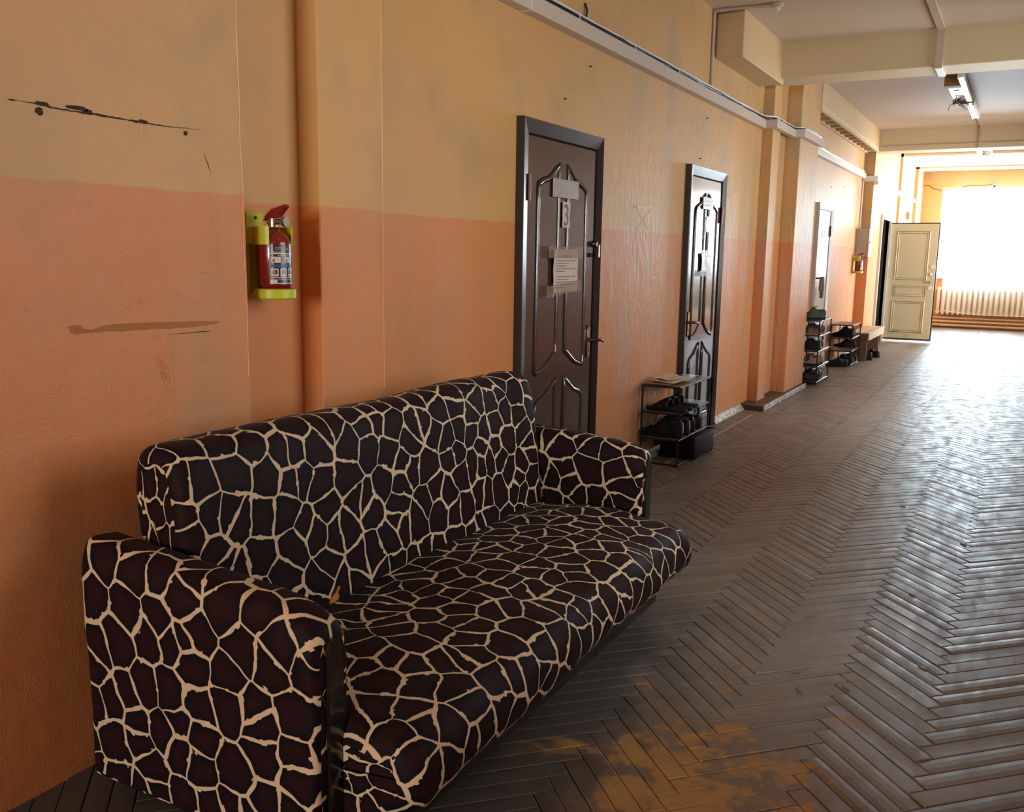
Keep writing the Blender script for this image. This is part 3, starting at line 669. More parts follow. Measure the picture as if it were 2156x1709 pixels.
MB().prism([(1.965, 0.385), (1.985, 0.375), (2.005, 0.386), (2.012, 0.405), (2.005, 0.415), (2.018, 0.430), (2.010, 0.433), (1.998, 0.418), (1.988, 0.412), (1.972, 0.402)], 'x', 0.530, 0.541).build('torn_foam', 'foam', back)
def arm(yo, yi, seed, uvo, xf=1.0):
    y0, y1 = min(yo, yi), max(yo, yi)
    prof = densify(rounded([(y0, 0.065), (y1, 0.065), (y1, 0.60), (y1-0.015, 0.655), (y0+0.02, 0.655), (y0, 0.60)], [0.01, 0.01, 0.03, 0.045, 0.045, 0.03], 5), 0.025)
    def az(x, y): return 0.050*(1.0-x)/0.8*1.0 if True else 0
    def zf(x, y): return 0.055*max(0, (0.92-x))/0.75
    m = MB(); sweep(m, prof, 0.232, xf, 0.022, 26, 0.006, seed, axis='x', uvo=uvo, zfun=None)
    m.v = [(v[0], v[1], v[2]+(zf(v[0], v[1])*max(0, (v[2]-0.2)/0.45))-(0.045*max(0, (v[0]-0.86)/0.14)**2.2 if v[2] > 0.5 else 0)) for v in m.v]
    o = m.build('arm', 'giraffe', sofa, smooth_deg=70)
    c = (y0+y1)/2+0.004
    MB().prism(rounded([(c-0.024, 0.07), (c+0.024, 0.07), (c+0.024, 0.592), (c-0.024, 0.592)], [0.004, 0.004, 0.022, 0.022]), 'x', xf-0.015, xf+0.010).build('arm_front_strip', 'lacquer', o, smooth_deg=40)
    return o
arm(1.378, 1.502, 2.0, (7.0, 0.3)); arm(3.488, 3.362, 9.0, (9.3, 1.1), 0.972)
MB().bbox(0.40, 1.08, 1.55, 3.30, 0.055, 0.15, 0.006, 1).build('base', 'lacquer', sofa)
for x in (0.46, 1.0):
    for y in (1.62, 3.22):
        MB().lathe([(0.0, 0.0), (0.020, 0.0), (0.026, 0.058), (0.0, 0.06)], (x, y, 0), 12).build('leg', 'lacquer', sofa, smooth_deg=40)

# ================================================================== doors
UL = [(0.428, 1.889), (0.395, 1.872), (0.34, 1.838), (0.28, 1.810), (0.215, 1.798), (0.160, 1.778), (0.150, 1.755), (0.141, 0.800), (0.160, 0.790), (0.215, 0.800), (0.28, 0.818), (0.34, 0.846), (0.395, 0.876), (0.425, 0.888)]
LL = [(0.425, 0.733), (0.395, 0.716), (0.34, 0.686), (0.28, 0.655), (0.215, 0.640), (0.160, 0.618), (0.150, 0.600), (0.150, 0.150), (0.425, 0.150)]
def mould(root, leaf, yl, w, x, pts, flip):
    P = [((yl+w*(0.99-u if flip else u)), z) for u, z in pts]
    MB().prism(P, 'x', x-0.002, x+0.0035).build('panel', 'door', leaf)
    q = []
    for i in range(len(P)):
        a, b = P[i], P[(i+1) % len(P)]
        k = max(1, int(math.dist(a, b)/0.05))
        q += [(x+0.0035, a[0]+(b[0]-a[0])*t/k, a[1]+(b[1]-a[1])*t/k) for t in range(k)]
    MB().tube(q, 0.0105, 8, closed=True).build('panel_moulding', 'door', leaf, smooth_deg=60)
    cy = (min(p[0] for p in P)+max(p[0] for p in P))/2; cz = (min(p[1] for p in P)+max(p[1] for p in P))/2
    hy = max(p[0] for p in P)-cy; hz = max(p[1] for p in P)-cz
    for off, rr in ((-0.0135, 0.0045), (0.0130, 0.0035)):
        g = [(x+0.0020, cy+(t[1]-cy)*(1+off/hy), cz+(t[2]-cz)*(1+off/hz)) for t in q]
        MB().tube(g, rr, 6, closed=True).build('groove_shade', 'gap', leaf, smooth_deg=60)  # black tubes put the recess shadow beside each moulding into colour
def door(name, label, y0, y1, yl0, yl1, ztop, leafmat, framemat, hinge_y, panels=True, xf=0.046, xl=0.020):
    d = thing(name, label, None, (0, (y0+y1)/2, 0), kind='structure')
    fr = MB()
    zt = ztop-0.07
    # mitred casing with a sloped face
    for pa, pb, ya, yb in ((0.0, 0.0, y0, yl0), (0, 0, yl1, y1)):
        inner = yb if ya == y0 else ya; outer = ya if ya == y0 else yb
        prof = [(0.0, outer), (xf-0.006, outer), (xf, outer+(0.004 if outer < inner else -0.004)), (xl+0.008, inner), (0.0, inner)]
        vs = []; 
        for x, y in prof:
            t = (y-outer)/(inner-outer); vs += [(x, y, 0.0), (x, y, ztop-(ztop-zt)*t)]
        n = len(prof); fr.add(vs, [(2*i, 2*((i+1) % n), 2*((i+1) % n)+1, 2*i+1) for i in range(n)])
    prof = [(0.0, 0.0), (xf-0.006, 0.0), (xf, 0.05), (xl+0.008, 1.0), (0.0, 1.0)]
    vs = []
    for x, t in prof: vs += [(x, y0+(yl0-y0)*t, ztop-(ztop-zt)*t), (x, y1+(yl1-y1)*t, ztop-(ztop-zt)*t)]
    n = len(prof); fr.add(vs, [(2*i, 2*((i+1) % n), 2*((i+1) % n)+1, 2*i+1) for i in range(n)])
    fr.build('frame', framemat, d)
    MB().box(0.0, 0.006, yl0, yl1, 0.0, zt).build('door_gap', 'gap', d)
    leaf = MB().bbox(0.004, xl, yl0+0.008, yl1-0.014, 0.012, zt-0.008, 0.003, 1).build('leaf', leafmat, d)
    if panels:
        w = yl1-yl0
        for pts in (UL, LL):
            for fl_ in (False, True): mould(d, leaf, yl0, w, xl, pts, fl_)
    for z in (1.75, 0.35):
        m = MB().tube([(xl+0.012, hinge_y, z-0.065), (xl+0.012, hinge_y, z+0.065)], 0.010, 10)
        m.tube([(xl+0.012, hinge_y, z-0.004), (xl+0.012, hinge_y, z+0.004)], 0.0112, 10); m.build('hinge', 'bronze', d, smooth_deg=40)
    return d, leaf, xl
def handle(leaf, x, y, z, dirn, plate, lever, hz=0.185, hw=0.019):
    p = [(y+hw*math.cos(a)*1.0, z+hz/2-hw+hw*math.sin(a)) for a in [PI*k/8 for k in range(9)]]+[(y+hw*math.cos(a), z-hz/2+hw+hw*math.sin(a)) for a in [PI+PI*k/8 for k in range(9)]]
    h = MB().prism(p, 'x', x, x+0.008).build('handle_plate', plate, leaf, smooth_deg=40)
    MB().prism([(y+(q[0]-y)*1.18, z+(q[1]-z)*1.05) for q in p], 'x', x, x+0.004).build('handle_rim', lever, h, smooth_deg=40)
    MB().tube([(x+0.006, y, z+0.012), (x+0.040, y, z+0.012), (x+0.052, y+dirn*0.012, z+0.012), (x+0.056, y+dirn*0.05, z+0.010), (x+0.055, y+dirn*0.095, z+0.003), (x+0.050, y+dirn*0.112, z-0.006)], [0.011, 0.010, 0.010, 0.009, 0.009, 0.007], 10).build('lever', lever, h, smooth_deg=60)
    MB().box(x+0.008, x+0.0088, y-0.003, y+0.003, z-0.058, z-0.034).build('keyhole', 'gap', h)
d1, leaf1, xl = door('door_1', 'dark brown panelled metal door with taped notice behind the sofa', 4.03, 5.00, 4.105, 4.952, 2.086, 'door', 'doorframe', 4.112)
handle(leaf1, xl+0.001, 4.897, 0.912, 1, 'chrome', 'bronze')
MB().lathe([(0, 0), (0.020, 0), (0.018, 0.012), (0.0, 0.012)], (0, 0, 0), 14)
lock = MB().tube([(xl, 4.925, 1.482), (xl+0.030, 4.928, 1.480)], [0.020, 0.014], 12).build('lock_cylinder', 'bronze', leaf1, smooth_deg=40)
m = MB(); m.tube([(xl+0.028, 4.928, 1.48), (xl+0.046, 4.936, 1.476)], 0.0035, 6); m.bbox(xl+0.040, xl+0.044, 4.928, 4.944, 1.405, 1.475, 0.0015, 1); m.build('key', 'chrome', lock)
MB().tube([(xl, 4.86, 1.487), (xl+0.004, 4.905, 1.485)], 0.007, 8).build('lock_stub', 'bronze', leaf1)
MB().bbox(xl, xl+0.012, 4.875, 4.915, 1.405, 1.430, 0.003, 1).build('lock_catch', 'gap', leaf1)

d2, leaf2, _ = door('door_2', 'dark brown panelled metal door with brass handle behind the shoe rack', 6.60, 7.51, 6.685, 7.455, 2.086, 'door', 'doorframe', 7.446)
handle(leaf2, xl+0.001, 6.735, 0.905, 1, 'brass', 'bronze')
d3, leaf3, _ = door('door_3', 'smooth pale glossy door with small sign beyond the pilasters', 11.40, 12.29, 11.465, 12.225, 2.07, 'whitedoor', 'whitedoor', 12.216, panels=False)
handle(leaf3, xl+0.001, 11.52, 1.16, 1, 'chrome', 'bronze')

def plane_fn(x, yc, zc, rot=0.0):
    c, s = math.cos(rot), math.sin(rot)
    return lambda a, b: (x, yc+a*c-b*s, zc+a*s+b*c)
def sign(yc, zc, w, h, x, label, lines, size, sx=1.0):
    s = thing('door_sign', label, 'sign', (x, yc, zc-h/2))
    MB().bbox(x, x+0.004, yc-w/2, yc+w/2, zc-h/2, zc+h/2, 0.0012, 1).build('plate', 'plate', s)
    m = MB()
    for i, t in enumerate(lines): put_text(m, t, size, plane_fn(x+0.0046, yc, zc+h*0.08-i*size*1.15), sx)
    m.build('lettering', 'lettering', s, fix=False); return s
sign(4.532, 1.768, 0.315, 0.098, xl+0.012, 'grey plaque with two lines of raised lettering above the number 3', ['КОМНАТА', 'ДЛЯ ПЕРСОНАЛА'], 0.032, 1.0)
sign(7.065, 1.824, 0.26, 0.092, xl+0.012, 'grey plaque on the second panelled door near the shoe rack', ['КОМНАТА', 'ДЛЯ ПЕРСОНАЛА'], 0.027, 1.0)
s3 = thing('door_sign', 'tiny framed sign on the smooth pale door', 'sign', (xl, 11.85, 1.67))
MB().bbox(xl+0.001, xl+0.005, 11.735, 11.985, 1.665, 1.765, 0.001, 1).build('plate', 'plate', s3)
MB().bbox(xl+0.005, xl+0.006, 11.79, 11.93, 1.715, 1.745, 0.0003, 1).build('name_field', 'paper', s3); MB().bbox(xl+0.005, xl+0.006, 11.76, 11.96, 1.675, 1.69, 0.0003, 1).build('name_field', 'paper', s3)
def warped(y0, y1, z0, z1, x, amp, nx=10, ny=12, seed=0.0, th=0.0005):
    m = MB(); vs = []
    for k in range(2):
        for j in range(ny+1):
            for i in range(nx+1):
                y = y0+(y1-y0)*i/nx; z = z0+(z1-z0)*j/ny
                vs.append((x-k*th+amp*mnoise.noise(Vector((y*14+seed, z*14, 0)))+amp, y+0.004*mnoise.noise(Vector((seed, z*20, 1))), z))
    n = (nx+1)*(ny+1)
    for j in range(ny):
        for i in range(nx):
            a = j*(nx+1)+i; m_ = (a, a+1, a+nx+2, a+nx+1); m.f.append(m_); m.f.append(tuple(n+q for q in reversed(m_))); m.uv += [None, None]
    for i in range(nx):
        for a, b in ((i, i+1),): m.f.append((a, n+a, n+b, b)); m.uv.append(None)
        a, b = ny*(nx+1)+i, ny*(nx+1)+i+1; m.f.append((b, n+b, n+a, a)); m.uv.append(None)
    m.v = vs; return m
xs = xl+0.0165
c3 = thing('number_card', 'paper card with a large grey 3 on the panelled door', 'sign', (xs, 4.533, 1.563))
warped(4.487, 4.580, 1.563, 1.700, xs, 0.0015, seed=3).build('card', 'paper', c3, smooth_deg=40)
m = MB(); put_text(m, '3', 0.165, plane_fn(xs+0.0042, 4.533, 1.574), 0.82); m.build('numeral', 'ink', c3, fix=False)
nt1 = thing('paper_notice', 'crumpled printed notice stuck with brown tape below the number 3', 'notice', (xs, 4.535, 1.20))
warped(4.388, 4.690, 1.215, 1.447, xs, 0.004, 14, 14, 8).build('sheet', 'paper', nt1, smooth_deg=40)
m = MB()
put_text(m, 'УВАЖАЕМЫЕ', 0.020, plane_fn(xs+0.009, 4.54, 1.400))
for i, (w, o) in enumerate(((0.25, 0), (0.15, -.05), (0.12, -.065), (0.24, 0), (0.10, -.075), (0, 0), (0.24, 0), (0.15, -.045), (0.25, 0), (0.24, 0), (0.10, -.07))):
    if w: z = 1.385-i*0.0145; m.box(xs+0.0085, xs+0.009, 4.54+o-w/2, 4.54+o+w/2, z, z+0.0035)
m.build('printed_lines', 'ink', nt1)
for (a, b, c, d_) in ((4.315, 1.462, 4.745, 0.062), (4.300, 1.19, 4.738, 0.060)):
    r = 0.0 if b > 1.3 else 0.07
    m = MB(); q = []
    n = 16
    for i in range(n+1):
        y = a+(c-a)*i/n; dz = r*(y-a); xx = xs+0.0095+0.0015*mnoise.noise(Vector((y*30, b, 0)))
        zz = b-(d_ if b > 1.3 else 0)
        m.v += [(xx, y, zz+dz), (xx, y, zz+dz+d_)]
    for i in range(n): m.f.append((2*i, 2*i+2, 2*i+3, 2*i+1)); m.uv.append(None)
    m.build('tape', 'tape', nt1)
for i in range(4):
    y, z = RND.uniform(4.33, 4.72), RND.choice((1.44, 1.42, 1.235, 1.225))
    MB().tube([(xs+0.012, y, z), (xs+0.0145, y+RND.uniform(-.02, .02), z-0.015), (xs+0.012, y+RND.uniform(-.03, .03), z-0.032)], 0.0014, 5).build('tape_crease', 'cable_w', nt1, smooth_deg=60)
nt2 = thing('paper_notice', 'small dark taped sheet on the second panelled door', 'notice', (xs, 7.07, 1.29))
warped(6.955, 7.195, 1.300, 1.440, xs, 0.003, 10, 10, 4).build('sheet', 'plate', nt2, smooth_deg=40)
for a, b in ((6.92, 1.415), (6.91, 1.262)):
    MB().box(xs+0.0085, xs+0.009, a, a+0.30, b, b+0.05).build('tape', 'tape', nt2)
c4 = thing('number_card', 'narrow blank card under the plaque of the second panelled door', 'sign', (xs, 7.08, 1.60))
warped(7.03, 7.125, 1.605, 1.725, xs, 0.0012, seed=6).build('card', 'plate', c4, smooth_deg=40)

# open cream door
d4 = thing('door_4', 'cream panelled door standing wide open beside the dark doorway', None, (0.15, 16.3, 0), kind='structure')
m = MB(); m.box(0.10, 0.185, 15.72, 15.80, 0, 2.11); m.box(0.10, 0.185, 16.80, 16.88, 0, 2.11); m.box(0.10, 0.185, 15.80, 16.80, 2.04, 2.11)
m.build('frame', 'whitedoor', d4)
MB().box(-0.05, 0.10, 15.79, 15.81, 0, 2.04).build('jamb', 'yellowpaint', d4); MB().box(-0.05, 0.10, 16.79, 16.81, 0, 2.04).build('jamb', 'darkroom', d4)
LX0, LX1, LY0, LY1 = 0.165, 0.945, 16.865, 16.925
MB().box(LX0, LX1, LY0-0.0005, LY1, 0.045, 2.02).build('leaf_edge', 'lacquer', d4)
lf = MB().bbox(LX0+0.018, LX1-0.022, LY0-0.004, LY1-0.004, 0.072, 1.998, 0.003, 1).build('leaf', 'cream', d4)
for a, b, c, e in ((LX0+0.13, LX1-0.15, 1.07, 1.87), (LX0+0.13, LX1-0.15, 0.80, 0.97), (LX0+0.13, LX1-0.15, 0.18, 0.70)):
    q = [(a, LY0-0.005, c), (b, LY0-0.005, c), (b, LY0-0.005, e), (a, LY0-0.005, e)]
    MB().tube(q, 0.010, 6, closed=True).build('panel_moulding', 'cream', lf, smooth_deg=60)
    q = [(a+0.03, LY0-0.005, c+0.03), (b-0.03, LY0-0.005, c+0.03), (b-0.03, LY0-0.005, e-0.03), (a+0.03, LY0-0.005, e-0.03)]
    MB().tube(q, 0.006, 6, closed=True).build('panel_moulding', 'cream', lf, smooth_deg=60)
def disc_y(x, z, r, d): return MB().tube([(x, LY0+0.002, z), (x, LY0-d, z)], r, 14)
disc_y(LX1-0.075, 1.29, 0.030, 0.012).build('lock_rosette', 'boxdoor', lf, smooth_deg=40); disc_y(LX1-0.078, 1.17, 0.024, 0.02).build('lock_knob', 'chrome', lf, smooth_deg=40)
disc_y(LX1-0.085, 0.94, 0.034, 0.012).build('lock_rosette', 'boxdoor', lf, smooth_deg=40); disc_y(LX1-0.37, 1.56, 0.012, 0.008).build('peephole', 'brass', lf, smooth_deg=40)
hd = disc_y(LX1-0.08, 1.035, 0.022, 0.014).build('handle_rose', 'brass', lf, smooth_deg=40)
MB().tube([(LX1-0.08, LY0-0.01, 1.035), (LX1-0.08, LY0-0.045, 1.035), (LX1-0.105, LY0-0.052, 1.035), (LX1-0.20, LY0-0.05, 1.033)], 0.009, 8).build('lever', 'brass', hd, smooth_deg=60)
disc_y(LX1-0.40, 0.12, 0.012, 0.008).build('floor_bolt', 'chrome', lf, smooth_deg=40)
MB().box(LX0-0.01, LX1+0.01, 16.84, 16.95, -0.002, 0.012).build('light_strip', 'pvcw', d4)  # white strip painted in for the light beneath the open leaf
for z in (0.5, 1.7): MB().tube([(0.170, 16.85, z-0.06), (0.170, 16.85, z+0.06)], 0.012, 8).build('hinge', 'lacquer', d4, smooth_deg=40)
# white door with transom by the end window
d5 = thing('door_5', 'white door with a glazed transom near the far window', None, (0.19, 18.8, 0), kind='structure')
m = MB(); m.box(0.188, 0.22, 18.35, 18.42, 0, 2.36); m.box(0.188, 0.22, 19.25, 19.32, 0, 2.36); m.box(0.188, 0.22, 18.42, 19.25, 2.29, 2.36); m.box(0.188, 0.22, 18.42, 19.25, 2.10, 2.14); m.build('frame', 'frame_w', d5)
MB().box(0.186, 0.200, 18.42, 19.25, 0.01, 2.10).build('leaf', 'whitedoor', d5); MB().box(0.190, 0.196, 18.42, 19.25, 2.14, 2.29).build('pane', 'pane', d5)

# ================================================================== fire extinguishers
def make_extinguisher():
    """local frame: wall at x=0, facing +x; base of the body at z=0; axis at x=0.088"""
    c = (0.088, 0, 0)
    e = thing('fire_extinguisher', 'x', 'fire extinguisher', (0, 0, 0))
    R = 0.055
    body = MB().lathe([(0, 0.004), (0.036, 0.0), (0.046, 0.004), (R, 0.018), (R, 0.150), (R-0.003, 0.163), (R-0.012, 0.178), (R-0.028, 0.190), (0.018, 0.196), (0.017, 0.205), (0, 0.205)], c, 36).build('body', 'red', e, smooth_deg=50)
    def cyl(r): return lambda s, z: (c[0]+r*math.cos(s/R), c[1]+r*math.sin(s/R), z)
    def patch(s0, s1, z0, z1, r, n=10):
        f = cyl(r); m = MB(); vs = []
        for i in range(n+1): vs += [f(s0+(s1-s0)*i/n, z0), f(s0+(s1-s0)*i/n, z1)]
        m.add(vs, [(2*i, 2*i+2, 2*i+3, 2*i+1) for i in range(n)]); return m
    k = patch(-0.060, 0.060, 0.022, 0.150, R+0.0006, 24).build('label', 'label_d', body, smooth_deg=50)
    m = MB(); f = cyl(R+0.0016)
    put_text(m, 'ОП-2(з) АВСЕ', 0.0135, lambda a, b: f(a+0.002, 0.131+b)); m.build('label_title', 'label_w', k, fix=False)
    m = MB(); put_text(m, 'ОГНЕТУШИТЕЛЬ', 0.0085, lambda a, b: f(a+0.002, 0.1425+b)); m.build('label_brand', 'label_r', k, fix=False)
    m = MB()
    for a in ((-0.055, -0.012, .124, .1255), (-0.055, 0.052, .1185, .1225), (-0.034, 0.03, .1135, .1150)): m.add(patch(*a, R+0.0014).v, patch(*a, R+0.0014).f)
    m.build('label_bars', 'label_w', k)
    for s in (-0.054, -0.012, 0.030):
        pw = patch(s, s+0.030, 0.091, 0.1105, R+0.0014).build('pictogram', 'label_w', k)
        patch(s+0.005, s+0.011, 0.0935, 0.103, R+0.0022).build('pictogram_mark', 'label_r', k)
    patch(-0.055, 0.052, 0.0765, 0.086, R+0.0014).build('label_band', 'label_b', k)
    for s in (-0.055, -0.026, 0.003, 0.032):
        patch(s, s+0.023, 0.048, 0.0725, R+0.0014).build('pictogram', 'label_w', k)
        patch(s+0.004, s+0.019, 0.0545, 0.0685, R+0.0020).build('pictogram_mark', 'label_d', k)
        m = MB(); put_text(m, {-0.055: 'A', -0.026: 'B', 0.003: 'C', 0.032: 'E'}[s], 0.012, lambda a, b: f(s+0.0115+a, 0.0570+b)); m.v = [(c[0]+(v[0]-c[0])*1.016, v[1]*1.016, v[2]) for v in m.v]; m.build('pictogram_letter', 'label_w', k, fix=False)
    patch(-0.055, 0.052, 0.043, 0.0455, R+0.0014).build('label_bars', 'label_w', k)
    patch(-0.058, 0.052, 0.024, 0.038, R+0.0014).build('label_panel', 'label_w', k)
    patch(-0.036, 0.048, 0.027, 0.037, R+0.0020).build('label_panel', 'label_d', k)
    v = MB().tube([(c[0], 0, 0.200), (c[0], 0, 0.232)], [0.017, 0.014], 14); v.tube([(c[0]-0.02, 0, 0.222), (c[0]+0.045, 0, 0.222)], [0.011, 0.009], 10)
    vo = v.build('valve', 'steel', e, smooth_deg=40)
    MB().tube([(c[0]+0.040, 0, 0.222), (c[0]+0.046, 0, 0.222), (c[0]+0.058, 0, 0.222)], [0.012, 0.0155, 0.0155], 18).build('gauge', 'steel', vo, smooth_deg=40)
    MB().prism([(0.060, 0.236), (0.066, 0.228), (0.115, 0.236), (0.148, 0.268), (0.146, 0.276), (0.118, 0.268), (0.092, 0.262), (0.074, 0.250)], 'y', -0.011, 0.011).build('lever', 'redhead', e)
    MB().prism([(0.050, 0.226), (0.110, 0.219), (0.112, 0.224), (0.060, 0.232)], 'y', -0.009, 0.009).build('carrying_handle', 'redhead', e)
    MB().tube([(0.055+0.012*math.cos(a), 0.016, 0.240+0.012*math.sin(a)) for a in [2*PI*i/12 for i in range(12)]], 0.0012, 5, closed=True).build('safety_pin_ring', 'steel', e)
    b = thing('extinguisher_bracket', 'x', 'bracket', (0, 0, 0))
    MB().bbox(0.0, 0.010, -0.037, 0.037, -0.020, 0.255, 0.003, 1).build('back_plate', 'lime', b)
    tr = MB().lathe([(0, -0.028), (0.062, -0.028), (0.068, -0.022), (0.068, 0.004), (0.062, 0.008), (0.059, 0.002), (0.057, -0.004), (0, -0.004)], (0.088, 0, 0), 32); tr.bbox(0.0, 0.05, -0.04, 0.04, -0.028, -0.008, 0.004, 1)
    tr.build('tray', 'lime', b, smooth_deg=40)
    for s in (-1, 1):
        r0, r1 = R+0.0025, R+0.0075; P = []
        A = [PI*1.0+s*(PI*0.12)+s*(-1)*0 for _ in (0,)]
        angs = [PI-s*0.15-s*(PI*0.62)*i/14 for i in range(15)]
        vs = []
        for a in angs:
            for rr in (r0, r1):
                for z in (0.148, 0.206): vs.append((0.088+rr*math.cos(a), rr*math.sin(a), z))
        fs = []
        for i in range(14):
            o = 4*i
            fs += [(o, o+4, o+5, o+1), (o+2, o+3, o+7, o+6), (o, o+2, o+6, o+4), (o+1, o+5, o+7, o+3)]
        fs += [(0, 1, 3, 2), (56, 58, 59, 57)]
        m = MB().add(vs, fs); m.bbox(0.0, 0.04, min(s*0.030, s*0.045), max(s*0.030, s*0.045), 0.148, 0.206, 0.003, 1)
        m.build('clip_jaw', 'lime', b, smooth_deg=40)
    for z in (0.235, 0.10): MB().tube([(0.010, 0, z), (0.013, 0, z)], 0.005, 8).build('screw', 'nail', b)
    return e, b
e1, b1 = make_extinguisher(); e2, b2 = copy_tree(e1), copy_tree(b1)
place(e1, (0.012, 2.238, 1.291), 0, 'small red fire extinguisher with black label in the niche above the sofa', 'fire extinguishers')
place(b1, (0.012, 2.238, 1.291), 0, 'lime-yellow plastic bracket screwed to the niche above the sofa', 'extinguisher brackets')
place(e2, (0.002, 14.30, 1.225), 0, 'red fire extinguisher hanging below the grey metal box far down the corridor', 'fire extinguishers')
place(b2, (0.002, 14.30, 1.225), 0, 'lime-yellow bracket below the grey metal box far down the corridor', 'extinguisher brackets')

# ================================================================== shoe racks
def rack(label, x0, x1, y0, y1, levels, shelf_on, topw):
    t = thing('shoe_rack', label, 'shoe rack', ((x0+x1)/2, (y0+y1)/2, 0)); r = 0.0075; zt = max(levels)
    for x in (x0, x1):
        for y in (y0, y1):
            MB().tube([(x, y, 0), (x, y, zt-0.02), (x, y, zt)], r, 8).build('post', 'blackpipe', t, smooth_deg=60)
    for i, z in enumerate(levels):
        for a, b in (((x0, y0), (x1, y0)), ((x0, y1), (x1, y1)), ((x0, y0), (x0, y1)), ((x1, y0), (x1, y1))):
            MB().tube([(*a, z), (*b, z)], r*0.9, 8).build('rail', 'blackpipe', t, smooth_deg=60)
        if shelf_on[i]: MB().bbox(x0+0.004, x1-0.004, y0+0.004, y1-0.004, z+0.002, z+0.009, 0.002, 1).build('shelf', 'shelf', t)
    return t
rack('black tube shoe rack with newspapers on top between the two brown doors', 0.035, 0.30, 5.80, 6.46, [0.012, 0.182, 0.362, 0.545], [0, 1, 1, 1], True)
rack('tall narrow five-tier black shoe rack in front of the pale door', 0.045, 0.30, 10.50, 11.18, [0.03, 0.205, 0.380, 0.553, 0.72], [1, 1, 1, 1, 1], True)
rack('low three-tier black shoe rack beside the wooden bench', 0.05, 0.32, 12.68, 13.34, [0.012, 0.190, 0.362, 0.535], [0, 1, 1, 1], True)

# ---- shoes
def shoe_proto(upper, sole, lace, high=1.0, style='lace', name='shoe'):
    """heel at x=0, toe at x=0.285 (local), sole on z=0"""
    e = thing(name, 'x', 'shoe', (0, 0, 0)); L = 0.285
    def hw(t): return 0.052*(0.62+0.38*math.sin(PI*min(1, t*0.95+0.05))**0.8)*(1.0 if t < 0.86 else max(0.16, math.sqrt(max(0, 1-((t-0.86)/0.145)**2)))) * (0.86+0.22*t) * (1 if t > 0.06 else 0.75+4*t)
    top = [(0, 0.082), (0.06, 0.100), (0.18, 0.084), (0.30, 0.094), (0.42, 0.116), (0.50, 0.098), (0.62, 0.066), (0.78, 0.047), (0.92, 0.038), (1.0, 0.024)]
    def tz(t):
        for (a, p), (b, q) in zip(top, top[1:]):
            if a <= t <= b: f = (t-a)/(b-a); f = f*f*(3-2*f); return (p+(q-p)*f)*high
        return top[-1][1]*high
    N, K = 18, 12; vs = []; fs = []
    for i in range(N+1):
        t = i/N; w = hw(t); h = tz(t)
        for k in range(K+1):
            a = PI*k/K; cy = math.cos(a); sz = math.sin(a)
            pw = 0.62 if t > 0.5 else 0.45
            vs.append((L*t, w*math.copysign(abs(cy)**0.7, cy)*(1-0.22*(sz**2)*(t < 0.5)), 0.018+(h-0.018)*sz**pw))
    n = K+1
    for i in range(N):
        for k in range(K): fs.append((i*n+k, i*n+k+1, (i+1)*n+k+1, (i+1)*n+k))
    fs += [tuple(range(n)), tuple(N*n+k for k in reversed(range(n)))]
    up = MB().add(vs, fs).build('upper', upper, e, smooth_deg=60)
    so = []
    for i in range(N+1): so.append((L*i/N*1.02-0.004, hw(i/N)*1.07))
    poly = so+[(x, -w) for x, w in reversed(so)]
    MB().prism(poly, 'z', 0.0, 0.022).build('sole', sole, e, smooth_deg=30)
    MB().prism([(0.0, hw(0.05)*0.95), (0.07, hw(0.2)), (0.07, -hw(0.2)), (0.0, -hw(0.05)*0.95)], 'z', 0.0, 0.026).build('heel', sole, e)
    ell = [(0.062+0.052*math.cos(a), 0.027*math.sin(a)) for a in [2*PI*i/16 for i in range(16)]]
    m = MB().prism(ell, 'z', 0.078*high, 0.0905*high); m.build('lining', 'lining', e)
    m = MB().prism([(0.085, 0.022), (0.15, 0.020), (0.15, -0.020), (0.085, -0.022)], 'z', 0.1*high, 0.106*high)
    m.v = [(v[0], v[1], v[2]+0.018*(1 if v[0] < 0.1 else 0)) for v in m.v]; m.build('tongue', upper, e)
    if style == 'lace':
        m = MB()
        for i in range(4):
            x = 0.125+i*0.018; z = tz(x/L)+0.003; w = 0.022
            m.tube([(x, -w, z-0.006), (x+0.004, 0, z+0.001), (x+0.012, w, z-0.008)], 0.0022, 5); m.tube([(x, w, z-0.006), (x+0.004, 0, z+0.002), (x+0.012, -w, z-0.008)], 0.0022, 5)
        m.tube([(0.12, 0, tz(0.42)+0.004), (0.115, 0.02, tz(0.4)+0.012), (0.128, 0.036, tz(0.4)-0.012)], 0.0020, 5); m.tube([(0.12, 0, tz(0.42)+0.004), (0.112, -0.022, tz(0.4)+0.010), (0.13, -0.036, tz(0.4)-0.014)], 0.0020, 5)
        m.build('laces', lace, e)
    if style == 'strap': MB().prism([(0.10, 0.046), (0.135, 0.050), (0.135, -0.050), (0.10, -0.046)], 'z', 0.02, 0.108*high).build('strap', lace, e)
    MB().tube([(-0.003, 0, 0.03), (-0.005, 0, 0.06), (0.0, 0, 0.088*high)], 0.0045, 6).build('heel_tab', lace if style == 'lace' else upper, e, smooth_deg=60)
    return e
